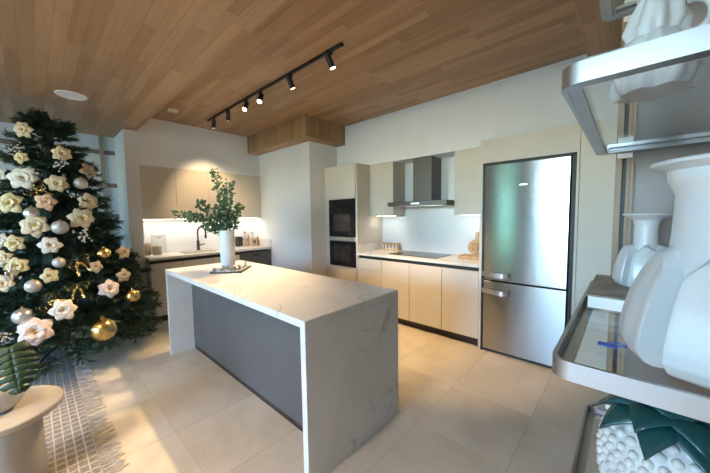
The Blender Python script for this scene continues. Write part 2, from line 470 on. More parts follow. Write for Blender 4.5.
# ------------------------------------------------------------------ island
ix0, ix1, iy0, iy1 = -3.576, -1.198, 0.909, 1.748
t = thing('kitchen_island', 'white veined stone waterfall kitchen island with dark grey front panel', 'kitchen island', ((ix0 + ix1) / 2, (iy0 + iy1) / 2, 0))
TH = 0.042
MB().box(ix0, ix1, iy0, iy1, WT - TH, WT, .003).build('worktop', 'quartz', t)
MB().box(ix0, ix0 + TH, iy0, iy1, 0, WT - TH, .002).build('waterfall_panel', 'quartz', t)
MB().box(ix1 - TH, ix1, iy0, iy1, 0, WT - TH, .002).build('waterfall_panel', 'quartz', t)
GP = iy0 + .235
o = MB().box(ix0 + TH, ix1 - TH, GP, GP + .02, 0.042, WT - TH).build('front_panel', 'grey_panel', t); o['label'] = 'dark grey recessed panel on the near side'
MB().box(ix0 + TH, ix1 - TH, GP + .003, GP + .02, 0, 0.041).build('plinth', 'kick', t)
MB().box(ix0 + TH, ix1 - TH, GP + .02, iy1 - .06, 0.06, WT - TH).build('carcass', 'grey_panel', t)
for k in range(4):
    w = (ix1 - ix0 - 2 * TH) / 4
    MB().box(ix0 + TH + k * w + .002, ix0 + TH + (k + 1) * w - .002, iy1 - .06, iy1 - .04, 0.1, WT - TH - .04, .002).build('door', 'cabinet', t)

# ------------------------------------------------------------------ oven tower + built-in ovens
tx0, tx1 = PX + .003, -2.88
ox0, ox1, oz0, oz1 = -3.47, -2.917, 0.689, 1.709
t = thing('oven_cabinet', 'tall cream cabinet built around the stacked black ovens beside the pillar', 'cabinet', ((tx0 + tx1) / 2, 3.45, 0))
b = MB().box(tx0, ox0, FY + .02, HY, 0.09, UZ1).box(ox1, tx1, FY + .0, HY, 0.09, UZ1)
b.box(ox0, ox1, FY + .02, HY, 0.09, oz0 - .004).box(ox0, ox1, FY + .02, HY, oz1 + .004, UZ1).box(ox0, ox1, HY - .04, HY, oz0, oz1)
b.build('carcass', 'cabinet', t)
MB().box(tx0, tx1 - .02, FY, FY + .02, oz1 + .004, UZ1, .002).build('upper_door', 'cabinet', t)
MB().box(tx0, ox0 - .002, FY, FY + .02, oz0, oz1, .001).build('side_filler', 'cabinet', t)
MB().box(tx0, tx1 - .02, FY, FY + .02, 0.40, oz0 - .004, .002).build('drawer', 'cabinet', t)
MB().box(tx0, tx1 - .02, FY, FY + .02, 0.10, 0.396, .002).build('drawer', 'cabinet', t)
MB().box(tx0, tx1, FY + .07, FY + .09, 0, 0.09).build('plinth', 'kick', t)
zs = 1.105
t = thing('microwave_oven', 'black glass built-in microwave, upper of the two ovens in the tall cabinet', 'oven', ((ox0 + ox1) / 2, FY + .2, zs))
MB().box(ox0 + .002, ox1 - .002, FY + .005, FY + .42, zs + .035, oz1 - .002).build('body', 'black', t)
MB().box(ox0 + .002, ox1 - .002, FY - .018, FY + .005, zs + .035, oz1 - .10, .002).build('door', 'black_glass', t)
MB().box(ox0 + .10, ox1 - .10, FY - .020, FY - .016, zs + .12, oz1 - .22).build('window', 'oven_window', t)
MB().box(ox0 + .002, ox1 - .002, FY - .018, FY + .005, oz1 - .097, oz1 - .002, .002).build('control_panel', 'black_glass', t)
o = MB().box(ox0 + .002, ox1 - .002, FY - .02, FY + .005, zs - .028, zs + .032, .002).build('metal_strip', 'chrome', t); o['label'] = 'brushed silver strip under the door'
t = thing('wall_oven', 'black built-in oven under the silver strip, lower of the two ovens', 'oven', ((ox0 + ox1) / 2, FY + .2, oz0))
MB().box(ox0 + .002, ox1 - .002, FY + .005, FY + .42, oz0 + .002, zs - .032).build('body', 'black', t)
MB().box(ox0 + .002, ox1 - .002, FY - .018, FY + .005, oz0 + .002, zs - .032, .002).build('door', 'black_glass', t)
MB().box(ox0 + .10, ox1 - .10, FY - .020, FY - .016, oz0 + .08, zs - .09).build('window', 'oven_window', t)

# ------------------------------------------------------------------ hob wall: base units, worktop, uppers
gx0 = -1.145
seams = [tx1 + .001, -2.451, -2.012, -1.57, gx0]
names = ['cream drawer unit next to the oven tower, leftmost under the hob worktop', 'cream base cabinet under the left half of the black hob',
         'cream base cabinet under the right half of the black hob', 'cream base cabinet beside the steel fridge']
for k in range(4):
    a, c = seams[k], seams[k + 1]
    t = thing('base_cabinet', names[k], 'cabinet', ((a + c) / 2, 3.45, 0), 'base cabinets on the hob wall')
    MB().box(a, c, FY + .02, HY, 0.10, 0.84).build('carcass', 'cabinet', t)
    if k == 0:
        for z0, z1 in ((0.105, 0.39), (0.394, 0.68), (0.684, 0.835)): MB().box(a + .003, c - .003, FY, FY + .02, z0, z1, .003).build('drawer', 'cabinet', t)
    else: MB().box(a + .003, c - .003, FY, FY + .02, 0.105, 0.835, .0015).build('door', 'cabinet', t)
    MB().box(a, c, FY + .083, FY + .1, 0, 0.10).build('plinth', 'kick', t)
    MB().box(a, c, FY + .03, HY, 0.84, 0.885).build('finger_groove', 'gap', t)
t = thing('hob_worktop', 'white stone worktop holding the black hob', 'worktop', (-2.01, 3.48, 0.885))
MB().box(tx1 + .001, gx0 - .001, FY - .005, HY - .001, 0.886, WT, .002).build('slab', 'quartz', t)
o = MB().box(tx1 + .001, tx1 + .014, FY + .03, HY - .001, WT, WT + .12, .001).build('upstand', 'quartz', t)
S('trim_splashback', MB().box(tx1, gx0, HY - .008, HY, WT + .002, UZ1 - .001), 'splash')

def wall_cab(a, c, label, y0, door_y, handle=False):
    t = thing('wall_cabinet', label, 'cabinet', ((a + c) / 2, (y0 + HY) / 2, UZ0), 'upper cabinets beside the range hood')
    MB().box(a, c, UY + .02, HY - .009, UZ0, UZ1 - .002).build('carcass', 'cabinet', t)
    MB().box(a + .001, c - .001, UY, UY + .02, UZ0 - .004, UZ1 - .002, .0015).build('door', 'cabinet', t)
    MB().box(a + .05, c - .05, UY + .10, UY + .125, UZ0 - .009, UZ0 - .0005).build('light_strip', 'led', t)
    return t
wall_cab(tx1 + .001, -2.451, 'cream upper cabinet left of the range hood', UY, UY)
wall_cab(-1.557, gx0 - .001, 'cream upper cabinet between range hood and fridge', UY, UY)

# hob
t = thing('induction_hob', 'flat black glass hob set on the white worktop', 'hob', (-2.06, 3.53, WT))
MB().box(-2.42, -1.70, 3.30, 3.74, WT + .0005, WT + .008, .002).build('glass_top', 'black_glass', t)
for x, y, r in ((-2.25, 3.41, .085), (-2.25, 3.62, .07), (-1.88, 3.41, .07), (-1.88, 3.62, .095)):
    MB().tube([(x + r * math.cos(a * PI / 18), y + r * math.sin(a * PI / 18), WT + .0078) for a in range(36)], .0012, 4, closed=True).build('cooking_zone', 'alu', t)
# hood
t = thing('range_hood', 'dark steel chimney range hood above the hob', 'range hood', (-2.0, 3.55, 1.58))
MB().box(-2.43, -1.575, 3.30, HY - .009, 1.575, 1.632, .003).build('canopy', 'hood_steel', t)
MB().box(-2.15, -1.875, 3.5, HY - .009, 1.632, UZ1 - .001, .002).build('chimney', 'hood_steel', t)
MB().box(-2.33, -2.03, 3.35, 3.70, 1.570, 1.576).build('grease_filter', 'chrome', t)
MB().box(-1.97, -1.67, 3.35, 3.70, 1.570, 1.576).build('grease_filter', 'chrome', t)
MB().box(-2.06, -1.94, 3.298, 3.302, 1.592, 1.614).build('control_strip', 'chrome', t)
# wall socket right of the chimney
t = thing('wall_socket', 'small white socket plate on the wall beside the hood chimney', 'socket', (-1.64, HY - .01, 1.83))
MB().box(-1.68, -1.60, HY - .018, HY - .0085, 1.79, 1.87, .003).build('plate', 'clip', t)

# ------------------------------------------------------------------ fridge and its surround
fx0, fx1, fz = -1.120, -0.337, 1.976
t = thing('fridge_surround', 'cream tall cabinet framing the steel fridge', 'cabinet', (-.74, 3.45, 0))
MB().box(gx0, fx0, FY, HY, 0, UZ1).build('side_panel', 'cabinet', t)
MB().box(fx1, -0.318, FY, HY, 0, UZ1).build('side_panel', 'cabinet', t)
MB().box(fx0, fx1, FY, FY + .02, fz, UZ1, .001).build('top_door', 'cabinet', t)
MB().box(fx0, fx1, FY + .02, HY, fz + .02, UZ1).build('carcass', 'cabinet', t)
f = MB().box(fx0, fx0 + .022, FY + .002, HY - .1, 0.0, fz).box(fx1 - .03, fx1, FY + .002, HY - .1, 0.0, fz).box(fx0, fx1, FY + .002, HY - .1, fz - .022, fz)
o = f.build('black_reveal', 'gap', t); o['label'] = 'black frame line around the fridge'
t = thing('pantry_cabinet', 'tall plain cream cabinet right of the fridge, behind the glass shelves', 'cabinet', (0.1, 3.45, 0))
MB().box(-0.317, 0.6, FY + .02, HY, 0, UZ1).build('carcass', 'cabinet', t)
MB().box(-0.315, 0.14, FY, FY + .02, 0.1, UZ1 - .002, .002).build('door', 'cabinet', t)
MB().box(0.143, 0.6, FY, FY + .02, 0.1, UZ1 - .002, .002).build('door', 'cabinet', t)
MB().box(-0.317, 0.6, FY + .01, FY + .0195, 0, 0.1).build('plinth', 'cabinet', t)

rx0, rx1 = fx0 + .028, fx1 - .038
t = thing('fridge', 'tall brushed steel fridge freezer standing in its black-edged niche', 'fridge', (-.74, 3.4, 0))
MB().box(rx0 + .005, rx1 - .005, FY + .06, HY - .12, 0.02, fz - .03).build('body', 'black', t)
def door(z0, z1, nm):
    d = MB().box(rx0, rx1, FY - .012, FY + .055, z0, z1, .005).build(nm, 'steel', t)
    return d
du = door(0.775, fz - .028, 'fridge_door'); dl = door(0.035, 0.762, 'freezer_door')
def handle(z, s, par):
    b = MB()
    pts = []
    for k in range(17):
        q = k / 16
        out = 0.010 + 0.050 * math.sin(min(1, q * 1.25) * PI / 2) if q < .8 else 0.060 - .02 * (q - .8) / .2
        pts.append((rx0 - .004 + .25 * q, FY - .014 - out, z))
    # flat curved grip: a swept bar 34 mm high
    b.strip(pts, .02, .046)
    b.box(rx0 - .004, rx0 + .03, FY - .03, FY - .012, z - .02, z + .02, .004)
    b.box(rx0 + .20, rx0 + .225, FY - .062, FY - .012, z - .014, z + .014, .003)
    b.build('handle', 'chrome', par, smooth=True)
handle(0.838, 1, du); handle(0.660, -1, dl)
MB().box(-.775, -.71, FY - .0145, FY - .0125, 1.725, 1.738, .0005).build('badge', 'chrome', du)
MB().box(rx0, rx1, FY + .03, FY + .06, 0.0, 0.033).build('plinth', 'kick', t)

# ------------------------------------------------------------------ sink wall
ys = [STEP + .012, 1.487, 1.954, 2.42, PY - .001]
nm = ['cream upper cabinet beside the white column, leftmost over the sink', 'cream upper cabinet over the sink, second from the white column',
      'cream upper cabinet behind the eucalyptus, third from the white column', 'cream upper cabinet against the pillar, above the dishwasher']
for k in range(4):
    a, c = ys[k], ys[k + 1]
    t = thing('wall_cabinet', nm[k], 'cabinet', ((SX + SB) / 2, (a + c) / 2, UZ0), 'upper cabinets over the sink')
    MB().box(SB + .009, SX - .02, a, c, UZ0, UZ1 - .002).build('carcass', 'cabinet', t)
    MB().box(SX - .02, SX, a + .0015, c - .0015, UZ0 - .004, UZ1 - .002, .0015).build('door', 'cabinet', t)
    MB().box(SX - .14, SX - .115, a + .02, c - .02, UZ0 - .009, UZ0 - .0005).build('light_strip', 'led', t)
S('trim_sink_splashback', MB().box(SB, SB + .008, STEP + .01, PY, WT + .002, UZ0), 'white')
yb = [STEP + .012, 1.44, 1.86, 2.285]
nb = ['cream base cabinet left of the sink, near the tree', 'cream base cabinet under the sink', 'cream base cabinet between sink and grey dishwasher']
for k in range(3):
    a, c = yb[k], yb[k + 1]
    t = thing('base_cabinet', nb[k], 'cabinet', ((SC + SB) / 2, (a + c) / 2, 0), 'base cabinets on the sink wall')
    MB().box(SB + .001, SC - .02, a, c, 0.10, 0.66 if k == 1 else 0.835).build('carcass', 'cabinet', t)
    MB().box(SC - .02, SC, a + .002, c - .002, 0.105, 0.835, .0015).build('door', 'cabinet', t)
    MB().box(SC - .1, SC - .083, a, c, 0, 0.10).build('plinth', 'kick', t)
    MB().box(SC - .045, SC - .03, a, c, 0.835, 0.885).build('finger_groove', 'gap', t)
t = thing('dishwasher', 'grey steel dishwasher built in under the sink counter beside the pillar', 'dishwasher', (-5.02, 2.58, 0))
MB().box(SB + .02, SC - .03, 2.292, PY - .006, 0.1, 0.86).build('body', 'black', t)
d = MB().box(SC - .028, SC - .002, 2.292, PY - .006, 0.105, 0.858, .003).build('door', 'hood_steel', t)
MB().box(SC - .004, SC + .006, 2.53, 2.66, 0.79, 0.815, .004).build('handle', 'black', d)
MB().box(SC - .1, SC - .083, 2.292, PY - .006, 0, 0.1).build('plinth', 'kick', t)
# counter with a real sink cut-out
sx0, sx1, sy0, sy1 = -5.24, -4.87, 1.52, 2.02
t = thing('sink_counter', 'white stone counter with undermount sink along the left kitchen wall', 'worktop', ((SC + SB) / 2, 1.95, 0.886))
b = MB()
b.box(SB + .009, sx0, STEP + .012, PY - .002, 0.886, WT).box(sx1, SC + .005, STEP + .012, PY - .002, 0.886, WT)
b.box(sx0, sx1, STEP + .012, sy0, 0.886, WT).box(sx0, sx1, sy1, PY - .002, 0.886, WT)
b.build('slab', 'quartz', t)
MB().box(SB + .01, SC + .002, PY - .016, PY - .002, WT, WT + .13, .001).build('upstand', 'quartz', t)
t = thing('kitchen_sink', 'grey steel sink bowl set into the white counter by the black tap', 'sink', ((sx0 + sx1) / 2, (sy0 + sy1) / 2, 0.70))
b = MB().box(sx0 - .008, sx1 + .008, sy0 - .008, sy1 + .008, 0.70, 0.706)
b.box(sx0 - .008, sx0, sy0 - .008, sy1 + .008, 0.706, 0.884).box(sx1, sx1 + .008, sy0 - .008, sy1 + .008, 0.706, 0.884)
b.box(sx0, sx1, sy0 - .008, sy0, 0.706, 0.884).box(sx0, sx1, sy1, sy1 + .008, 0.706, 0.884)
b.build('bowl', 'chrome', t)
MB().cyl(((sx0 + sx1) / 2, (sy0 + sy1) / 2, 0.7062), .035, .004).build('drain', 'black', t)
# tap
fx, fy = -5.295, 1.85
t = thing('kitchen_tap', 'matt black gooseneck tap behind the sink', 'tap', (fx, fy, WT))
MB().lathe([(0, 0.0), (.03, 0.0), (.03, .012), (.022, .02), (.022, .15), (.018, .16), (0, .16)], (fx, fy, WT), 20).build('body', 'black', t, smooth=True)
pts = [(fx, fy, WT + .15), (fx, fy, WT + .27)]
for k in range(13):
    a = PI - k * PI / 12
    pts.append((fx + .075 + .075 * math.cos(a), fy + .035 + .035 * math.cos(a), WT + .30 + .085 * math.sin(a)))
pts.append((fx + .15, fy + .07, WT + .25))
MB().tube(pts, .0125, 10).build('spout', 'black', t, smooth=True)
MB().tube([(fx + .15, fy + .07, WT + .265), (fx + .15, fy + .07, WT + .20)], .017, 12).build('spray_head', 'black', t, smooth=True)
MB().tube([(fx, fy + .015, WT + .085), (fx + .01, fy + .07, WT + .09), (fx + .015, fy + .10, WT + .10)], .009, 8).build('lever', 'black', t, smooth=True)

# counter-top items, sink wall
def canister(x, y, r, h, label, mat, lidmat):
    t = thing('canister', label, 'canister', (x, y, WT), None)
    MB().lathe([(0, 0), (r * .92, 0), (r, .012), (r, h * .86), (r * .94, h * .88), (0, h * .88)], (x, y, WT + .0005), 28).build('body', mat, t, smooth=True)
    MB().lathe([(0, h * .88), (r * 1.02, h * .88), (r * 1.02, h * .96), (.012, h * .97), (.012, h * 1.02), (.018, h * 1.06), (0, h * 1.08)], (x, y, WT + .0005), 28).build('lid', lidmat, t, smooth=True)
canister(-5.20, 1.10, .055, .17, 'taupe lidded canister on the sink counter, nearer the white column', 'jar_grey', 'beech')
canister(-5.12, 1.215, .06, .13, 'dark taupe lidded canister on the sink counter, nearer the sink', 'jar_grey', 'jar_grey')
t = thing('cutting_board', 'white board leaning on the splashback behind the canisters', 'cutting board', (SB + .04, 1.30, WT))
mt = Matrix.Translation((SB + .045, 1.30, WT + .002)) @ Matrix.Rotation(math.radians(-6), 4, 'Y')
MB().box(-.008, .008, -.10, .10, 0, .29, .004, mt).build('board', 'bisque', t)
MB().box(-.009, .009, -.03, .03, .235, .255, .003, mt).build('grip_slot', 'jar_grey', t)
t = thing('coffee_pod_machine', 'small black and silver machine on the sink counter right of the vase', 'coffee machine', (-5.25, 2.56, WT))
MB().box(-5.33, -5.17, 2.50, 2.575, WT + .001, WT + .185, .012).build('body', 'black', t)
MB().box(-5.31, -5.19, 2.5755, 2.615, WT + .001, WT + .175, .008).build('water_tank', 'chrome', t)
MB().box(-5.168, -5.13, 2.51, 2.565, WT + .12, WT + .155, .005).build('spout', 'black', t)
MB().box(-5.168, -5.12, 2.505, 2.57, WT + .001, WT + .018, .003).build('drip_tray', 'chrome', t)
t = thing('printed_box', 'tan box with a dark emblem on the sink counter by the pillar', 'box', (-5.12, 2.775, WT))
MB().box(-5.20, -5.085, 2.70, 2.815, WT + .001, WT + .15, .003).build('body', 'tan', t)
MB().cyl((0, 0, 0), .027, .0015, 24, mat=Matrix.Translation((-5.0845, 2.757, WT + .085)) @ Matrix.Rotation(PI / 2, 4, 'Y')).box(-5.0845, -5.083, 2.735, 2.78, WT + .035, WT + .043).build('emblem', 'dark_print', t)
def bottle(x, y, h, r, label, mat, cap):
    t = thing('bottle', label, 'bottle', (x, y, WT), 'bottles at the end of the sink counter')
    MB().lathe([(0, 0), (r, 0), (r, h * .6), (r * .4, h * .74), (r * .36, h * .9), (0, h * .9)], (x, y, WT + .0005), 20).build('body', mat, t, smooth=True)
    MB().cyl((x, y, WT + h * .9), r * .46, h * .1, 16).build('cap', cap, t)
bottle(-5.28, 2.67, .27, .030, 'beige bottle with dark cap behind the tan box, left of the others', 'tan', 'dark_print')
bottle(-5.28, 2.74, .22, .028, 'brown bottle with pale cap directly behind the tan box', 'cork', 'clip')
bottle(-5.27, 2.815, .25, .030, 'pale bottle with brown cap behind the right edge of the tan box', 'pearl', 'cork')
bottle(-5.13, 2.847, .17, .024, 'short brown bottle between the tan box and the pillar', 'cork', 'dark_print')
t = thing('wire_whisk', 'wire whisk standing in a tan pot beside the black machine', 'whisk', (-5.20, 2.655, WT + .05))
MB().tube([(-5.2, 2.655, WT + .01), (-5.2, 2.655, WT + .17)], .006, 8).build('handle', 'beech', t)
b = MB()
for k in range(5):
    a = k * PI / 5
    b.tube([(-5.2 + .026 * math.sin(q * PI) * math.cos(a) * (1 if q < .5 else 1), 2.655 + .026 * math.sin(q * PI) * math.sin(a), WT + .17 + .09 * q) for q in [i / 8 for i in range(9)]], .0015, 5)
b.build('wires', 'chrome', t)
t = thing('utensil_pot', 'tan pot holding a whisk beside the black machine', 'pot', (-5.2, 2.655, WT))
MB().lathe([(0, .004), (.033, .004), (.036, .10), (.033, .10), (.031, .008), (0, .008)], (-5.2, 2.655, WT - .003), 24).build('body', 'tan', t, smooth=True)

# hob-wall counter items: a wooden rack of spice jars, a tray with wooden boards and a cup
t = thing('spice_rack', 'light wooden rack of spice jars on the worktop near the oven tower', 'spice rack', (-2.66, 3.66, WT))
b = MB().box(-2.82, -2.50, 3.62, 3.71, WT + .001, WT + .012).box(-2.82, -2.50, 3.62, 3.63, WT + .025, WT + .035).box(-2.82, -2.50, 3.70, 3.71, WT + .012, WT + .11)
for x in (-2.82, -2.51): b.box(x, x + .01, 3.62, 3.71, WT + .012, WT + .09)
b.build('frame', 'pale_wood', t)
ordn = ['first', 'second', 'third', 'fourth', 'fifth']
for k in range(5):
    x = -2.785 + k * .0625
    j = thing('spice_jar', 'pale spice jar with wooden lid in the wooden rack, %s from the oven tower' % ordn[k], 'jar', (x, 3.665, WT + .012), 'spice jars in the wooden rack')
    MB().lathe([(0, 0), (.024, 0), (.024, .07), (.019, .08), (0, .08)], (x, 3.665, WT + .0125), 18).build('body', 'pearl', j, smooth=True)
    MB().cyl((x, 3.665, WT + .0935), .022, .028, 18).build('lid', 'beech', j)
t = thing('wooden_tray', 'light wooden tray on the worktop beside the fridge', 'tray', (-1.33, 3.56, WT))
MB().box(-1.50, -1.18, 3.47, 3.66, WT + .001, WT + .012, .002).box(-1.50, -1.18, 3.47, 3.48, WT + .012, WT + .04).box(-1.50, -1.18, 3.65, 3.66, WT + .012, WT + .04).box(-1.50, -1.49, 3.48, 3.65, WT + .012, WT + .04).box(-1.19, -1.18, 3.48, 3.65, WT + .012, WT + .04).build('body', 'beech', t)
t = thing('round_board', 'round wooden board with handle leaning upright behind the wooden tray', 'cutting board', (-1.33, 3.70, WT))
mt = Matrix.Translation((-1.375, 3.715, WT + .125)) @ Matrix.Rotation(math.radians(80), 4, 'X')
MB().lathe([(0, -.008), (.10, -.008), (.10, .008), (0, .008)], (0, 0, 0), 36, mt).box(-.018, .018, .09, .19, -.008, .008, .003, mt).build('board', 'beech', t)
MB().lathe([(.045, .0085), (.05, .012), (.055, .0085)], (0, 0, 0), 30, mt).build('carved_ring', 'cork', t)
t = thing('pepper_mill', 'short wooden mill standing on the tray beside the fridge', 'mill', (-1.29, 3.55, WT))
MB().lathe([(0, 0), (.026, 0), (.022, .04), (.026, .09), (.018, .10), (.03, .125), (.026, .15), (0, .16)], (-1.31, 3.54, WT + .0125), 22).build('body', 'beech', t, smooth=True)
MB().ball((-1.31, 3.54, WT + .178), .008, 10, 8).build('knob', 'chrome', t)
t = thing('milk_jug', 'white jug on the wooden tray beside the fridge', 'jug', (-1.23, 3.54, WT))
MB().lathe([(0, 0), (.03, 0), (.036, .04), (.03, .09), (.036, .12), (.033, .12), (.027, .09), (0, .012)], (-1.235, 3.53, WT + .0125), 24).build('body', 'porcelain', t, smooth=True)
MB().tube([(-1.27 - .022 * math.sin(q * PI / 8), 3.53, WT + .03 + .075 * q / 8) for q in range(9)], .005, 7).build('handle', 'porcelain', t, smooth=True)

# ------------------------------------------------------------------ island vase, eucalyptus and mosaic tray
tc = Vector((-2.965, 1.345, WT))
t = thing('mosaic_tray', 'mirrored mosaic tray under the white vase on the island', 'tray', tc)
mt = Matrix.Translation(tc) @ Matrix.Rotation(math.radians(47), 4, 'Z')
MB().box(-.15, .15, -.18, .18, .001, .016, .002, mt).build('base', 'kick', t)
MB().box(-.143, .143, -.173, .173, .0161, .021, .001, mt).build('mosaic_top', 'mosaic', t)
random.seed(3)
spots = []
while len(spots) < 14:
    p = (random.uniform(-.125, .125), random.uniform(-.155, .155))
    if math.hypot(p[0] + .06, p[1] - .078) < .10 or any(math.hypot(p[0] - a, p[1] - c) < .05 for a, c in spots): continue
    spots.append(p)
for k, p in enumerate(spots):
    w = mt @ Vector((p[0], p[1], .0215))
    MB().lathe([(0, 0), (.014, 0), (.02, .012), (.011, .03), (0, .036)], tuple(w), 7).build('crystal', 'silver', t)
vx, vy, vz = -3.063, 1.354, WT + .0215
t = thing('ribbed_vase', 'tall white cylindrical vase on the mosaic tray on the island', 'vase', (vx, vy, vz))
MB().lathe([(0, 0), (.066, 0), (.07, .006), (.072, .38), (.066, .385), (.064, .38), (.064, .02), (0, .02)], (vx, vy, vz), 72,
           fn=lambda a, r, z: r * (1 + (.012 * math.cos(24 * a) if r > .065 else 0))).build('body', 'ribbed_white', t, smooth=True)
right = Vector((.735, .678, 0)); toward = Vector((.678, -.735, 0))
vtop = Vector((vx, vy, vz + .36))
E_specs = [(-.56, .21, -.05, 'longest eucalyptus branch, arching far left out of the white vase'),
           (-.11, .64, .0, 'tallest eucalyptus branch, rising straight up from the white vase'),
           (.075, .50, .06, 'slim upright eucalyptus branch on the right of the white vase'),
           (-.22, .30, .12, 'short full eucalyptus branch leaning left at the front of the vase'),
           (.12, .27, -.10, 'short eucalyptus branch leaning right over the vase rim'),
           (-.05, .36, -.12, 'bushy eucalyptus branch at the middle of the bunch'),
           (-.34, .17, .12, 'low eucalyptus branch drooping left over the vase rim')]
random.seed(21)
for dx, dz, dt, lab in E_specs:
    base = vtop + Vector((random.uniform(-.03, .03), random.uniform(-.03, .03), -.12))
    tip = vtop + right * dx + toward * dt + Vector((0, 0, dz))
    t = thing('eucalyptus_branch', lab, 'branch', base, 'eucalyptus branches in the vase')
    ctrl = vtop + right * dx * .25 + toward * dt * .3 + Vector((0, 0, dz * .62 + .05))
    N = 26
    P = [base * (1 - q) ** 2 + ctrl * 2 * q * (1 - q) + tip * q * q for q in [i / N for i in range(N + 1)]]
    MB().tube(P, .0035, 6, .0015).build('stem', 'euc_stem', t)
    L = MB()
    def leaf(p, d, size):
        n = Vector((random.uniform(-1, 1), random.uniform(-1, 1), random.uniform(-.3, 1))).normalized()
        d = d.normalized(); s = d.cross(n).normalized(); u = s.cross(d)
        pts = [p + d * size * q + s * size * .42 * math.sin(PI * min(1, q * .9 + .1)) * sg for sg, qs in ((1, (0, .25, .5, .75, .95)), (-1, (.95, .75, .5, .25, 0))) for q in qs]
        L.poly([tuple(x + u * .1 * size * math.sin(4 * k)) for k, x in enumerate(pts)])
    length = (tip - base).length
    for i in range(6, N + 1):
        tg = (P[min(i + 1, N)] - P[i - 1]).normalized()
        for k in range(8 if length < .6 else 7):
            a = random.random() * 2 * PI
            o1 = tg.orthogonal().normalized(); o2 = tg.cross(o1)
            d = (o1 * math.cos(a) + o2 * math.sin(a)) + tg * random.uniform(.1, .8)
            tw = random.uniform(.0, .075) * (1 - .6 * i / N)
            leaf(P[i] + d * tw, d, random.uniform(.03, .052) * (1.05 - .35 * i / N))
    L.build('leaves', 'euc', t)

# ------------------------------------------------------------------ track lighting and ceiling fixtures
TY, TZ = 1.812, CZ - .03
t = thing('track_light', 'long black lighting track on the wooden ceiling over the island', 'track light', (-3.15, TY, CZ))
MB().box(-4.55, -1.80, TY - .013, TY + .013, CZ - .024, CZ - .001, .002).build('rail', 'black', t)
for x in (-4.555, -1.802): MB().box(x, x + .02, TY - .015, TY + .015, CZ - .026, CZ - .001, .002).build('end_cap', 'black', t)
heads = [(-4.36, 'track spotlight nearest the sink end of the black track, turned to the sink wall', Vector((-.55, .1, -1)), 'lamp_dim'),
         (-3.90, 'second track spotlight from the sink end of the track', Vector((-.75, .25, -1)), 'lamp_dim'),
         (-3.42, 'lit track spotlight, left of the two glowing towards the viewer', Vector((.25, -.5, -1)), 'lamp'),
         (-3.08, 'lit track spotlight, right of the two glowing towards the viewer', Vector((.3, -.5, -1)), 'lamp'),
         (-2.52, 'track spotlight seen from behind, between the glowing pair and the near end', Vector((.07, .47, -1)), 'lamp_dim'),
         (-1.94, 'track spotlight at the near end of the black track', Vector((.15, .47, -1)), 'lamp')]
HEADS = []
for x, lab, d, lm in heads:
    d.normalize()
    t = thing('track_spotlight', lab, 'spotlight', (x, TY, CZ - .024), 'spotlights on the black track')
    MB().box(x - .03, x + .03, TY - .012, TY + .012, CZ - .045, CZ - .0242, .002).build('adapter', 'black', t)
    piv = Vector((x, TY, CZ - .085))
    MB().tube([(x, TY, CZ - .045), piv], .007, 8).build('arm', 'black', t)
    a = piv - d * .04; c = piv + d * .065
    MB().tube([a, c], .027, 20).build('lamp_body', 'black', t, smooth=True)
    MB().tube([c, c + d * .003], .022, 20).build('lens', lm, t)
    HEADS.append((c + d * .012, d))
t = thing('ceiling_speaker', 'round white flush speaker in the lower wooden ceiling above the tree', 'speaker', (-3.965, .318, DZ))
MB().lathe([(0, -.006), (.098, -.006), (.112, -.009), (.115, 0), (0, 0)], (-3.965, .318, DZ), 40).build('grille', 'speaker', t, smooth=True)
t = thing('smoke_detector', 'small round white detector on the upper wooden ceiling near the ceiling step', 'detector', (-4.456, 1.332, CZ))
MB().lathe([(0, -.03), (.04, -.03), (.06, -.018), (.063, 0), (0, 0)], (-4.456, 1.332, CZ), 30).build('body', 'speaker', t, smooth=True)
MB().cyl((-4.456, 1.332, CZ - .033), .02, .003, 20).build('vent', 'jar_grey', t)
DL = [(-2.6, -1.1), (-1.3, -1.1), (-2.6, -2.3), (-1.0, -2.3), (1.0, -1.5)]  # the last one is an added fill, there to warm the island's end panel
for x, y in DL:
    t = thing('downlight', 'recessed warm downlight in the lower wooden ceiling behind the viewer', 'downlight', (x, y, DZ), 'downlights behind the viewer')
    MB().lathe([(.038, -.001), (.05, -.005), (.055, 0)], (x, y, DZ), 28).build('ring', 'clip', t, smooth=True)
    MB().cyl((x, y, DZ - .002), .037, .0015, 28).build('lens', 'lamp', t)

# ------------------------------------------------------------------ rug and side table
t = thing('rug', 'grey woven rug with cream grid lines and fringed edge under the tree', 'rug', (-2.7, -.8, 0))
MB().box(-4.75, -1.2, -1.9, .18, .001, .012, .003).build('woven_field', 'rug', t)
fr = MB(); random.seed(5)
x = -4.74
while x < -1.2:
    p = [Vector((x, .18, .008))]
    ln = random.uniform(.07, .12); a = random.uniform(-.5, .5)
    for k in range(1, 4): p.append(Vector((x + a * ln * k / 3 + random.uniform(-.006, .006), .18 + ln * k / 3, .006 - .001 * k + random.uniform(0, .004))))
    fr.tube(p, .0045, 5, .003)
    x += random.uniform(.010, .018)
fr.build('fringe', 'fringe', t)['kind'] = 'stuff'
tx, ty, tz = -2.422, -.185, .45
t = thing('pedestal_table', 'round off-white pedestal side table on the rug below the tree', 'table', (tx, ty, .012))
MB().lathe([(0, tz - .035), (.235, tz - .035), (.245, tz - .028), (.245, tz - .006), (.239, tz), (0, tz)], (tx, ty, 0), 72).build('tabletop', 'stone_table', t, smooth=True)
MB().lathe([(0, .0125), (.155, .0125), (.158, .02), (.15, tz - .036), (0, tz - .036)], (tx, ty, 0), 56).build('pedestal', 'stone_table', t, smooth=True)
ax, ay = -2.43, -.20
t = thing('round_vase', 'round matt white vase holding monstera leaves on the pedestal table', 'vase', (ax, ay, tz))
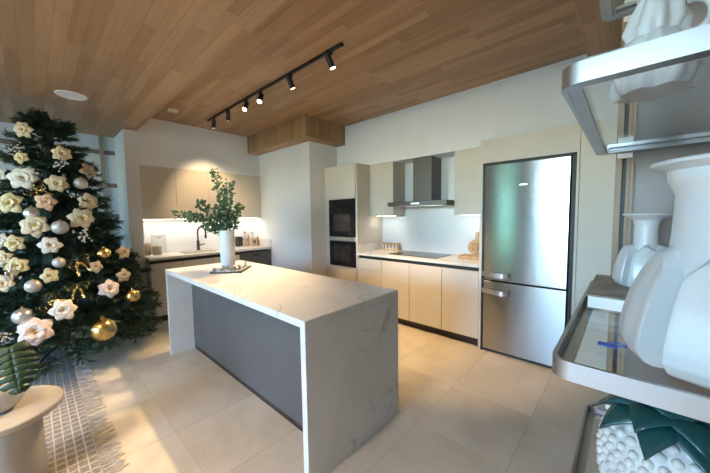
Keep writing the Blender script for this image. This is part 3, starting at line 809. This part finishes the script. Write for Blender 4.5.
MB().lathe([(0, 0), (.06, 0), (.10, .035), (.122, .09), (.115, .14), (.085, .175), (.055, .19), (.05, .2), (.044, .198), (.05, .18), (.10, .12), (0, .03)], (ax, ay, tz + .001), 48).build('body', 'bisque', t, smooth=True)

def monstera(stem, root, tip, up, size, lab):
    """a split leaf lying along root->tip with face normal `up`"""
    t = thing('monstera_leaf', lab, 'leaf', stem, 'monstera leaves in the round vase')
    stem, root, tip = Vector(stem), Vector(root), Vector(tip)
    mid = (stem + root) / 2 + Vector((0, 0, .05))
    MB().tube([stem * (1 - q) ** 2 + mid * 2 * q * (1 - q) + root * q * q for q in [i / 10 for i in range(11)]], .004, 7).build('stalk', 'monstera', t, smooth=True)
    d = (tip - root); L = d.length; d.normalize(); n = (Vector(up) - d * Vector(up).dot(d)).normalized(); s = d.cross(n)
    b = MB(); K = 7
    def w(q): return size * math.sin(PI * min(1, q * .82 + .17)) ** .7
    for sg in (-1, 1):
        for k in range(K):       # fingers divided by slits that stop short of the midrib
            q0, q1 = k / K, (k + 1) / K
            gap = 0.13 if k else 0.0
            rows = []
            for i in range(7):
                f = i / 6
                a0 = q0 + (gap / K if f > .35 else 0); a1 = q1 - (gap / K if f > .35 else 0)
                row = []
                for j in range(4):
                    q = a0 + (a1 - a0) * j / 3
                    lat = w(q) * f * (1 - .10 * f * f * abs(2 * j / 3 - 1) ** 2)
                    fwd = q * L * .94 + .10 * L * f * (1 - q) * .6 - (.16 * L * f if q < .2 else 0) * (1 - q / .2)
                    dro = -.28 * size * f * f - .14 * L * q * q
                    row.append(root + d * fwd + s * sg * lat + n * dro)
                rows.append(row)
            b.grid(lambda u, v: tuple(rows[round(u * 6)][round(v * 3)]), 6, 3)
    b.build('blade', 'monstera', t, smooth=True, thick=.0015)
st = (ax, ay, tz + .19)
monstera(st, (-2.225, -.118, .835), (-2.085, -.098, .635), (.7, -.1, .6), .088, 'dark green split monstera leaf drooping over the front of the round vase')
monstera((ax - .01, ay - .01, tz + .19), (-2.56, -.27, .90), (-2.42, -.38, 1.05), (.6, .2, 1), .11, 'monstera leaf reaching away to the left of the round vase')

# ------------------------------------------------------------------ Christmas tree
AX, AY = -4.4, .15
def R(z): return .14 + .345 * (2.55 - z)
t = thing('christmas_tree', 'large dark green decorated artificial Christmas tree on the rug', 'tree', (AX, AY, .012))
random.seed(11)
core = MB().lathe([(.045, .1), (.04, 2.45), (.01, 2.55), (0, 2.55)], (AX, AY, .012), 14)
core.build('trunk', 'bark', t)
fb = bmesh.new()
def needle(p, d, ln, w):
    s = d.orthogonal(); s.rotate(Matrix.Rotation(random.random() * 6.28, 3, d)); s.normalize()
    a = fb.verts.new(p - s * w); c = fb.verts.new(p + s * w); e = fb.verts.new(p + d * ln)
    fb.faces.new((a, c, e))
branch = MB()
def bough(base, d, ln, twigs=5):
    """a drooping bough with side twigs, all set with flat needles"""
    d = d.normalized(); tip = base + d * ln
    side = d.cross(Vector((0, 0, 1))).normalized(); upv = side.cross(d)
    segs = [(base + d * ln * .25, d, ln * .75)]
    for k in range(twigs):
        q = .35 + .55 * k / twigs
        for sg in (-1, 1):
            dd = (d * .75 + side * sg * random.uniform(.45, .8) + upv * random.uniform(-.25, .3)).normalized()
            segs.append((base + d * ln * q, dd, ln * random.uniform(.22, .36)))
    for p, dd, l in segs:
        n = int(l / .0060)
        for i in range(n):
            q = i / n
            v = Vector((random.gauss(0, 1), random.gauss(0, 1), random.gauss(0, 1)))
            v = (v - dd * v.dot(dd)).normalized()
            needle(p + dd * l * q, (dd * 1.0 + v * .8).normalized(), random.uniform(.042, .066), .0052)
z = .22
while z < 2.5:
    r = R(z); n = max(8, int(r * 34))
    for k in range(n):
        a = 2 * PI * (k + random.random() * .8) / n
        zz = z + random.uniform(-.07, .07)
        rr = r * random.uniform(.86, 1.07)
        if zz < .35: rr *= .85 + .15 * (zz / .35)
        drop = -.22 + .25 * (zz / 2.5)
        inner = min(rr - .05, max(.05, rr - .42))
        base = Vector((AX + inner * math.cos(a), AY + inner * math.sin(a), zz - drop * .3))
        dd = Vector((math.cos(a), math.sin(a), drop + random.uniform(-.15, .15)))
        bough(base, dd, max(.16, rr - inner), 4 if rr > .3 else 3)
    z += .10
for k in range(46):
    zz = 1.75 + .62 * k / 46; a = k * 2.4; e = random.uniform(-.1, .55); rr = R(zz)
    bough(Vector((AX + .03 * math.cos(a), AY + .03 * math.sin(a), zz)), Vector((math.cos(a), math.sin(a), e)), rr * random.uniform(.8, 1.05), 4)
for k in range(16):
    a = 2 * PI * k / 16 + random.random() * .3; e = random.uniform(.35, 1.5)
    bough(Vector((AX, AY, 2.27 + .012 * k / 2)), Vector((math.cos(a), math.sin(a), e)), random.uniform(.19, .26), 4)
me = bpy.data.meshes.new('foliage'); bmesh.ops.translate(fb, vec=(-AX, -AY, -.012), verts=fb.verts); fb.to_mesh(me); fb.free()
me.materials.append(M['needle'])
o = bpy.data.objects.new('foliage', me); COL.objects.link(o); o.parent = t
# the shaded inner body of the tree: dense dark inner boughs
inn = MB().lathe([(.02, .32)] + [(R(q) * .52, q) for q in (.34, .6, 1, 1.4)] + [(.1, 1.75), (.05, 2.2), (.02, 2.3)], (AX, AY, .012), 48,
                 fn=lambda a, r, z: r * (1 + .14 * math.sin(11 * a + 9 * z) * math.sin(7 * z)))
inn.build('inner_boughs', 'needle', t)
for k in range(4):
    a = PI / 4 + k * PI / 2
    MB().tube([(AX, AY, .16), (AX + .15 * math.cos(a), AY + .15 * math.sin(a), .12), (AX + .36 * math.cos(a), AY + .36 * math.sin(a), .021)], .011, 8).build('stand_leg', 'black', t)

# ornaments: prototypes built about +Z, then turned outwards from the tree
def flower_mesh(mat, seed, petals=6, pointed=True):
    random.seed(seed); b = MB()
    for layer, (n, ln, w, lift) in enumerate(((petals, 1.0, .40, .03), (petals - 1, .60, .28, .26))):
        for k in range(n):
            a = 2 * PI * (k + .5 * layer) / n + random.uniform(-.12, .12); l = ln * random.uniform(.88, 1.05)
            lf = lift + random.uniform(-.05, .12)
            def fn(u, v):
                q = u; ww = w * (math.sin(PI * min(1, q * .86 + .14)) ** .72) * (v - .5) * 2
                x = l * q; z = lf * q + .20 * math.sin(PI * q) - .16 * q * q - .12 * abs(ww) + (.05 * math.sin(9 * q + 3 * v))
                return (x * math.cos(a) - ww * math.sin(a), x * math.sin(a) + ww * math.cos(a), z)
            b.grid(fn, 6, 4)
    return b
def center_mesh(seed):
    random.seed(seed); b = MB()
    for k in range(9):
        a = random.random() * 6.28; r = .15 * random.random()
        b.ball((r * math.cos(a), r * math.sin(a), .16 + .08 * random.random()), .06, 8, 6)
    return b
PROTO = {}
def flower(kind, loc, rot, r, label):
    if kind not in PROTO:
        t = thing('poinsettia', label, 'flower', loc, 'artificial flowers on the tree', rot)
        flower_mesh('x', hash(kind) % 97 if False else len(kind) * 7, 6 if kind in ('pink', 'cream', 'white') else 5).build('petals', 'fl_' + kind, t, smooth=True, local=True, thick=.02)
        center_mesh(4).build('flower_center', 'gold', t, smooth=True, local=True)
        PROTO[kind] = t
    else: t = copy_tree(PROTO[kind], loc, rot, label)
    t.scale = (r, r, r)
def bauble(mat, loc, rot, r, label):
    k = 'b_' + mat
    if k not in PROTO:
        t = thing('bauble', label, 'bauble', loc, 'round baubles on the tree', rot)
        MB().ball((0, 0, 0), 1, 28, 20).build('ball', mat, t, smooth=True, local=True)
        MB().cyl((0, .94, 0), .2, .16, 14, mat=Matrix.Rotation(0, 4, 'X')).build('cap', 'gold', t, local=True)
        MB().tube([(.12 * math.cos(a * PI / 8), 1.12 + .12 * math.sin(a * PI / 8) , .08) for a in range(16)], .025, 6, closed=True).build('hook', 'gold', t, local=True)
        PROTO[k] = t
    else: t = copy_tree(PROTO[k], loc, rot, label)
    t.scale = (r, r, r)
def ribbon(loc, rot, r, label):
    if 'rib' not in PROTO:
        t = thing('ribbon_bow', label, 'bow', loc, 'gold ribbon bows on the tree', rot)
        b = MB()
        for sg in (-1, 1):
            for q, e in ((.35, 1.0), (-.3, .8)):
                def fn(u, v):
                    a = u * 2 * PI; x = .5 - .5 * math.cos(a); y = .32 * math.sin(a)
                    return (sg * (x * math.cos(q) - y * math.sin(q)) * e, (x * math.sin(q) + y * math.cos(q)) * e, .1 + .25 * (v - .5) + .2 * x)
                b.grid(fn, 18, 2)
        b.build('loops', 'gold', t, smooth=True, local=True, thick=.02)
        b = MB()
        for sg in (-1, 1):
            b.grid(lambda u, v: (sg * (.15 + .35 * u) + .22 * (v - .5), -1.25 * u, .08 + .12 * math.sin(7 * u)), 12, 2)
        b.build('tails', 'gold', t, smooth=True, local=True, thick=.02)
        MB().ball((0, 0, .12), .14, 12, 8).build('knot', 'gold', t, smooth=True, local=True)
        PROTO['rib'] = t
    else: t = copy_tree(PROTO['rib'], loc, rot, label)
    t.scale = (r, r, r)
def berries(loc, rot, r, label):
    if 'ber' not in PROTO:
        t = thing('berry_spray', label, 'berry spray', loc, 'silver berry sprays on the tree', rot)
        random.seed(9); b = MB(); s = MB()
        for k in range(24):
            a = random.random() * 6.28; q = random.uniform(.25, 1.1); p = Vector((q * math.cos(a), q * math.sin(a), random.uniform(.1, .6)))
            b.ball(tuple(p), random.uniform(.09, .14), 8, 6); s.tube([(0, 0, 0), tuple(p * .5 + Vector((0, 0, .1))), tuple(p)], .02, 5)
        b.build('berry_cluster', 'silver', t, smooth=True, local=True); s.build('twigs', 'gold', t, local=True)
        PROTO['ber'] = t
    else: t = copy_tree(PROTO['ber'], loc, rot, label)
    t.scale = (r, r, r)

ORN = '''cream .16 -.15 2.31 .086|cream flower highest on the tree, left of its tip
cream .28 .07 2.10 .088|pale cream flower just right below the tree tip
yellow .27 -.18 2.03 .065|small yellow flower high on the left side of the tree
white .34 -.18 1.84 .119|large white flower high on the left of the tree
cream .40 .02 1.80 .095|cream flower in the upper middle of the tree
peach .45 -.06 1.62 .092|peach flower under the brown-gold bow, upper middle of the tree
yellow .38 -.27 1.61 .115|large yellow-cream flower at the left edge of the tree, upper half
cream .51 -.14 1.41 .116|cream flower below the silver bauble, middle left of the tree
cream .39 .22 1.63 .101|cream flower at the upper right edge of the tree
beige .23 .25 1.96 .094|beige flower high on the right edge of the tree
cream .48 .16 1.47 .117|wide cream flower right of the white bauble at mid height
yellow .52 -.26 1.26 .086|yellow-cream flower low left of the middle cream flower
white .46 -.34 1.28 .077|white flower cut by the left picture edge at mid height of the tree
white .59 -.06 1.23 .09|white flower in the middle of the tree, under the white bauble
white .19 -.32 1.87 .082|white flower cut by the left picture edge high on the tree
cream .52 -.34 1.14 .076|small cream flower at the left picture edge just below mid height
yellow .59 -.26 1.07 .094|yellow-cream flower below mid height near the left picture edge
cream .60 -.34 .94 .083|cream flower at the left picture edge above the silver bauble
yellow .68 -.08 .97 .079|yellow-cream flower beside a pearl bauble in the lower middle of the tree
beige .64 .22 1.0 .068|small beige flower beside the small gold bauble, right of the tree middle
beige .45 .46 1.10 .085|beige flower at the right edge of the tree at mid height
pink .69 .30 .78 .108|blush white star-shaped flower low on the right of the tree
beige .57 .43 .87 .083|beige flower above the gold bauble at the lower right edge of the tree
white .79 -.02 .67 .105|white flower low in the centre of the tree above the rug
pink .81 -.19 .54 .142|largest blush white flower, lowest on the left above the table'''
def outward(dx, dy, z, lift=.18, toward_view=.35):
    n = Vector((dx, dy, 0)).normalized() + Vector((0, 0, lift))
    v = (Vector((0, 0, 1.45)) - Vector((AX + dx, AY + dy, z))).normalized()
    return (n * (1 - toward_view) + v * toward_view).normalized()
def rotq(n, spin):
    # local +Z to n, local +Y kept as upright as possible, then spun about n
    z = n; y = Vector((0, 0, 1)) - z * z.z; y.normalize(); x = y.cross(z)
    m = Matrix((x, y, z)).transposed().to_4x4() @ Matrix.Rotation(spin, 4, 'Z')
    return m.to_euler()
for i, row in enumerate(ORN.split('\n')):
    a, lab = row.split('|'); k, dx, dy, z, r = a.split(); dx, dy, z, r = map(float, (dx, dy, z, r))
    n = outward(dx, dy, z)
    flower(k, Vector((AX + dx, AY + dy, z)) + n * .03, rotq(n, (i * 1.7) % 6), r * .95, lab)
BAU = '''silver .47 -.15 1.52 .054|silver bauble above the middle cream flower on the left of the tree
pearl .54 .01 1.39 .062|pearl white bauble at the middle of the tree
pearl .34 .18 1.82 .056|pearl white bauble high on the right of the tree
pearl .68 -.18 .90 .055|pearl white bauble beside a yellow flower, lower left of the tree
gold .56 .29 1.12 .058|small gold bauble right of the tree middle
gold .63 .48 .66 .070|gold bauble at the lower right edge of the tree
silver .74 -.25 .67 .067|silver bauble low on the left of the tree above the large blush flower
gold .84 .22 .44 .105|biggest gold bauble, lowest on the tree near the floor
pearl .66 -.02 1.08 .045|little pearl bauble beneath the middle white flower'''
for row in BAU.split('\n'):
    a, lab = row.split('|'); k, dx, dy, z, r = a.split(); dx, dy, z, r = map(float, (dx, dy, z, r))
    n = outward(dx, dy, z, 0, .2); bauble(k, Vector((AX + dx, AY + dy, z)) + n * .03, rotq(n, 0), r, lab)
RIB = '''.72 .08 .84 .085|lower gold ribbon bow at the centre of the tree
.65 .10 1.06 .095|gold ribbon bow right of the tree middle, above the lower bow
.40 -.11 1.73 .085|gold ribbon bow in the upper left between white and peach flowers
.75 -.10 .75 .075|gold ribbon bow with long tails left of the low white flower'''
for i, row in enumerate(RIB.split('\n')):
    a, lab = row.split('|'); dx, dy, z, r = map(float, a.split()); n = outward(dx, dy, z)
    ribbon(Vector((AX + dx, AY + dy, z)) + n * .02, rotq(n, .4 * i), r, lab)
BER = '''.33 .06 1.99 .068|silver berry spray below the pale flower near the tree tip
.54 .16 1.31 .078|silver berry spray hanging under the wide cream flower on the right
.75 -.36 .54 .072|silver berry spray at the lower left picture edge
.21 -.20 2.11 .065|silver berry spray on the upper left under the highest flower
.60 -.30 1.01 .075|silver berry spray left of the tree middle at the picture edge'''
for i, row in enumerate(BER.split('\n')):
    a, lab = row.split('|'); dx, dy, z, r = map(float, a.split()); n = outward(dx, dy, z)
    berries(Vector((AX + dx, AY + dy, z)) + n * .02, rotq(n, i), r, lab)

# ------------------------------------------------------------------ glass shelves on the right
SXL, SXR, SYF, SYB = -.078, 1.0, .510, 1.2
def rounded(x0, x1, y0, y1, r, z, n=8):
    P = []
    for cx, cy, a0 in ((x0 + r, y0 + r, PI), (x1 - r, y0 + r, 1.5 * PI), (x1 - r, y1 - r, 0), (x0 + r, y1 - r, .5 * PI)):
        for k in range(n + 1):
            a = a0 + k * PI / 2 / n; P.append((cx + r * math.cos(a), cy + r * math.sin(a), z))
    return P
def shelf(ztop, label):
    t = thing('glass_shelf', label, 'shelf', (.46, .84, ztop), 'glass shelves on the mauve-grey wall')
    h = .028
    b = MB().strip(rounded(SXL + .003, SXR, SYF + .003, SYB - .003, .022, ztop - h / 2), .006, h, closed=True)
    b.strip(rounded(SXL + .014, SXR - .011, SYF + .014, SYB - .014, .014, ztop - h + .003), .018, .005, closed=True)
    b.build('frame', 'alu', t, smooth=True)
    MB().strip([(SXL + .03, SYB - .012, ztop - .006), (SXR - .03, SYB - .012, ztop - .006)], .012, .010).build('back_rail', 'alu', t)
    MB().box(SXL + .012, SXR - .012, SYF + .012, SYB - .018, ztop - .018, ztop - .0105).build('glass_pane', 'glass', t)
    for x in (-.013,):
        MB().box(x - .017, x + .017, SYB - .004, SYB + .014, ztop + .002, ztop + .016, .001).build('bracket', 'clip', t)
        MB().box(x - .017, x + .017, SYB - .004, SYB + .011, ztop - .044, ztop - .030, .001).build('bracket', 'clip', t)
    return t
Z1, Z2, Z3, Z4 = 1.243, 1.661, .832, 2.052
shelf(Z1, 'glass shelf with metal frame holding the large white vase')
shelf(Z2, 'glass shelf with metal frame above the large vase, holding a white sculpture')
shelf(Z3, 'lowest visible glass shelf, holding the bumpy white pineapple ornament')
shelf(Z4, 'topmost glass shelf, just entering the top right corner')
G = -.0105
def flared_vase(cx, cy, z0, H, rb, rn, rl, n, a0, label):
    """column with a wide everted lip, wrapped from the shoulder down by raised, arch-topped lobes"""
    t = thing('flared_vase', label, 'vase', (cx, cy, z0), 'flared white porcelain vases')
    core = [(0, .74 * rb), (.03, .76 * rb), (.12, .74 * rb), (.25, .69 * rb), (.40, .62 * rb), (.52, 1.04 * rn), (.64, rn), (.84, .98 * rn), (.91, 1.10 * rn), (.955, .80 * rl), (.985, rl), (1, .97 * rl)]
    outer = [(0, .84 * rb), (.02, .93 * rb), (.07, rb), (.13, rb), (.22, .965 * rb), (.32, .91 * rb), (.42, .83 * rb), (.50, .75 * rb), (.58, .67 * rb), (1, .5 * rb)]
    def ip(tab, q):
        for (q0, r0), (q1, r1) in zip(tab, tab[1:]):
            if q <= q1: return r0 + (r1 - r0) * (q - q0) / (q1 - q0)
        return tab[-1][1]
    def sm(x): x = max(0, min(1, x)); return x * x * (3 - 2 * x)
    prof = [(0, 0)] + [(ip(core, k / 110), H * k / 110) for k in range(111)]
    inner = [(rl * .8, H * .985), (rn * .95, H * .92), (rn * .85, H * .8), (rn * .85, H * .6), (0, H * .5)]
    def fn(a, r, z):
        q = z / H; k = ((a - a0) * n / (2 * PI) + .5) % 1.0; d = abs(k - .5) * 2          # 0 at a lobe's middle, 1 between lobes
        if r < rn * .97: return r
        top = .585 - .20 * d ** 2.4
        m = sm((top - q) / .035) * sm((.86 - d) / .10)
        e = max(0, ip(outer, q) * (.965 + .035 * sm((d - .35) / .4)) - r)
        wob = .035 * math.sin(2 * a + 1) * sm((q - .9) / .06)
        return r + e * m + r * wob
    MB().lathe(prof + inner, (cx, cy, z0), 240, fn=fn).build('body', 'porcelain', t, smooth=True)
    return t
flared_vase(.122, .660, Z1 + G + .0005, .297, .128, .072, .098, 6, math.radians(193), 'large white fluted vase with flared lip on the lower glass shelf')
# two handbooks stacked under the small vase
t = thing('photo_book', 'book with brown photo cover lying at the back left of the glass shelf', 'book', (.04, 1.0, Z1 + G))
bx0, bx1, by0, by1, bz = -.062, .15, .868, 1.165, Z1 + G + .0005
MB().box(bx0, bx1 - .004, by0 + .003, by1 - .003, bz + .003, bz + .030).build('pages', 'paper', t)
MB().box(bx0 - .003, bx1, by0, by1, bz, bz + .003).box(bx0 - .003, bx1, by0, by1, bz + .030, bz + .034).box(bx1 - .003, bx1, by0, by1, bz + .003, bz + .03).build('cover', 'book_photo', t)
flared_vase(.036, 1.055, bz + .0345, .185, .062, .023, .046, 5, math.radians(200), 'small white fluted vase with flared lip standing on the book')
# blue tag lying on the glass
t = thing('blue_tag', 'small blue paper tag on the glass beside the large vase', 'tag', (-.015, .645, Z1 + G))
MB().box(-.030, -.004, .637, .652, Z1 + G + .0006, Z1 + G + .0026, .0006).build('paper', 'blue', t)
MB().tube([(-.006 + .012 * math.cos(a * PI / 6), .655 + .008 * math.sin(a * PI / 6), Z1 + G + .002) for a in range(12)], .001, 5, closed=True).build('string', 'blue', t)

# white ruffled sculpture on the upper shelf: a coral-like ceramic with a loop
cx, cy, z0 = .022, .70, Z2 + G + .0005
t = thing('coral_sculpture', 'white ruffled ceramic sculpture with a loop on the upper glass shelf', 'sculpture', (cx, cy, z0))
def ruff(a, r, z):
    return r * (1 + .10 * math.sin(5 * a + 30 * z) + .07 * math.sin(9 * a - 40 * z))
MB().lathe([(r * .70, z) for r, z in [(0, 0), (.062, 0), (.072, .012), (.074, .03), (.060, .045), (.066, .055), (.058, .075), (.046, .088), (.052, .10), (.044, .125), (.030, .15), (.034, .16), (.018, .185), (0, .19)]], (cx, cy, z0), 90, fn=ruff).build('body', 'porcelain', t, smooth=True)
lp = []
for k in range(15):
    a = -PI * .55 + k * PI * 1.15 / 14
    lp.append((.060 + .020 * math.cos(a), cy - .005, z0 + .102 + .024 * math.sin(a)))
MB().tube(lp, .005, 10, .004).build('loop', 'porcelain', t, smooth=True)

# bumpy white pineapple ornament on the lowest shelf
cx, cy, z0 = .075, .82, Z3 + G + .0005
t = thing('pineapple_ornament', 'white hobnail ceramic pineapple with dark teal leaves on the lowest shelf', 'ornament', (cx, cy, z0))
pr = [(0, 0), (.06, 0), (.084, .03), (.098, .09), (.101, .135), (.094, .18), (.072, .215), (.035, .236), (0, .24)]
body = MB().lathe(pr, (cx, cy, z0), 48)
def prad(z):
    for (r0, z0_), (r1, z1_) in zip(pr[1:], pr[2:]):
        if z0_ <= z <= z1_: return r0 + (r1 - r0) * (z - z0_) / max(1e-6, z1_ - z0_)
    return .03
for j in range(13):
    z = .02 + j * .0175; r = prad(z); n = max(8, int(2 * PI * r / .021))
    for k in range(n):
        a = 2 * PI * (k + .5 * (j % 2)) / n
        body.ball((cx + r * math.cos(a), cy + r * math.sin(a), z0 + z), .0088, 8, 6)
body.build('body', 'bisque', t, smooth=True)
lv = MB()
for j, (n, ln, el) in enumerate(((9, .108, .12), (7, .10, .45), (4, .08, .9))):
    for k in range(n):
        a = 2 * PI * (k + .37 * j + .3) / n
        def fn(u, v):
            w = .036 * math.sin(PI * min(1, u * .8 + .2)) * (v - .5) * 2
            h = ln * u * math.cos(el) + .012
            zz = .238 + ln * u * math.sin(el) - .055 * u * u + .015 * math.sin(PI * u) - 6 * w * w
            return (cx + h * math.cos(a) - w * math.sin(a), cy + h * math.sin(a) + w * math.cos(a), z0 + zz)
        lv.grid(fn, 8, 4)
lv.build('leaf_crown', 'teal_leaf', t, smooth=True, thick=.003)

# ------------------------------------------------------------------ light
WARM = (1.0, .70, .39)
def spot(name, p, d, power, size, blend=.6, col=WARM, rad=.03):
    l = bpy.data.lights.new(name, 'SPOT'); l.energy = power; l.color = col; l.spot_size = math.radians(size); l.spot_blend = blend; l.shadow_soft_size = rad
    o = bpy.data.objects.new(name, l); COL.objects.link(o); o.location = p
    o.rotation_euler = Vector(d).to_track_quat('-Z', 'Y').to_euler(); return o
def area(name, p, d, power, sx, sy, col):
    l = bpy.data.lights.new(name, 'AREA'); l.energy = power; l.color = col; l.shape = 'RECTANGLE'; l.size = sx; l.size_y = sy
    o = bpy.data.objects.new(name, l); COL.objects.link(o); o.location = p
    o.rotation_euler = Vector(d).to_track_quat('-Z', 'Y').to_euler(); return o
for (p, d), w, sz in zip(HEADS, (36, 28, 150, 140, 140, 125), (70, 70, 72, 72, 54, 54)): spot('track_lamp', p, d, w, sz)
for (x, y), e in zip(DL, (55, 105, 60, 105, 55)): spot('downlight_lamp', (x, y, DZ - .02), (0, 0, -1), e, 130, .9)  # last lamp: added warm fill for the island end
LED = (1.0, .94, .84)
def led_area(p, sx, sy, w):
    l = bpy.data.lights.new('cabinet_led', 'AREA'); l.energy = w; l.color = LED; l.shape = 'RECTANGLE'; l.size = sx; l.size_y = sy
    o = bpy.data.objects.new('cabinet_led', l); COL.objects.link(o); o.location = p
led_area((-2.66, UY + .11, UZ0 - .012), .33, .03, 0.45)
led_area((-1.35, UY + .11, UZ0 - .012), .33, .03, 0.45)
led_area((SX - .13, 1.95, UZ0 - .012), .03, 1.8, 3.6)
# daylight: sky seen through the windows
w = bpy.data.worlds.new('sky'); scene.world = w; w.use_nodes = True
nt = w.node_tree; bg = nt.nodes['Background']
sky = nt.nodes.new('ShaderNodeTexSky'); sky.sky_type = 'NISHITA'; sky.sun_disc = False
sky.dust_density = 0.2; sky.ozone_density = 2.5; sky.sun_elevation = math.radians(38); sky.sun_rotation = math.radians(40)
nt.links.new(mixc(nt, 1.0, sky.outputs[0], (.90, .96, 1.06), 'MULTIPLY'), bg.inputs[0]); bg.inputs[1].default_value = 5.7
for a, c in openings:
    l = bpy.data.lights.new('window_portal', 'AREA'); l.shape = 'RECTANGLE'; l.size = c - a; l.size_y = wz1 - wz0; l.cycles.is_portal = True
    o = bpy.data.objects.new('window_portal', l); COL.objects.link(o); o.location = ((a + c) / 2, YF - .05, (wz0 + wz1) / 2)
    o.rotation_euler = (PI / 2, 0, 0); o.rotation_euler = Vector((0, 1, 0)).to_track_quat('-Z', 'Z').to_euler()

# ------------------------------------------------------------------ camera
cam = bpy.data.cameras.new('camera'); co = bpy.data.objects.new('camera', cam); COL.objects.link(co)
cam.sensor_fit = 'HORIZONTAL'; cam.sensor_width = 36; cam.lens = 36 * 295.56 / 710
cam.clip_start = .02
pitch, roll, yaw = -.0703, -.0144, -.7452
f = Vector((math.sin(yaw) * math.cos(pitch), math.cos(yaw) * math.cos(pitch), math.sin(pitch)))
rt = Vector((math.cos(yaw), -math.sin(yaw), 0)); dn = f.cross(rt)
c, s = math.cos(roll), math.sin(roll)
r2 = rt * c - dn * s; d2 = rt * s + dn * c
co.matrix_world = Matrix((r2, -d2, -f)).transposed().to_4x4()
co.location = (0, 0, 1.4581)
scene.camera = co
scene.view_settings.view_transform = 'Standard'; scene.view_settings.look = 'None'
scene.view_settings.gamma = 1; scene.view_settings.use_curve_mapping = False
scene.view_settings.exposure = 0.58
scene.cycles.max_bounces = 8; scene.cycles.diffuse_bounces = 5; scene.cycles.glossy_bounces = 4
scene.cycles.transparent_max_bounces = 12
scene.cycles.sample_clamp_indirect = 6
scene.cycles.use_denoising = True
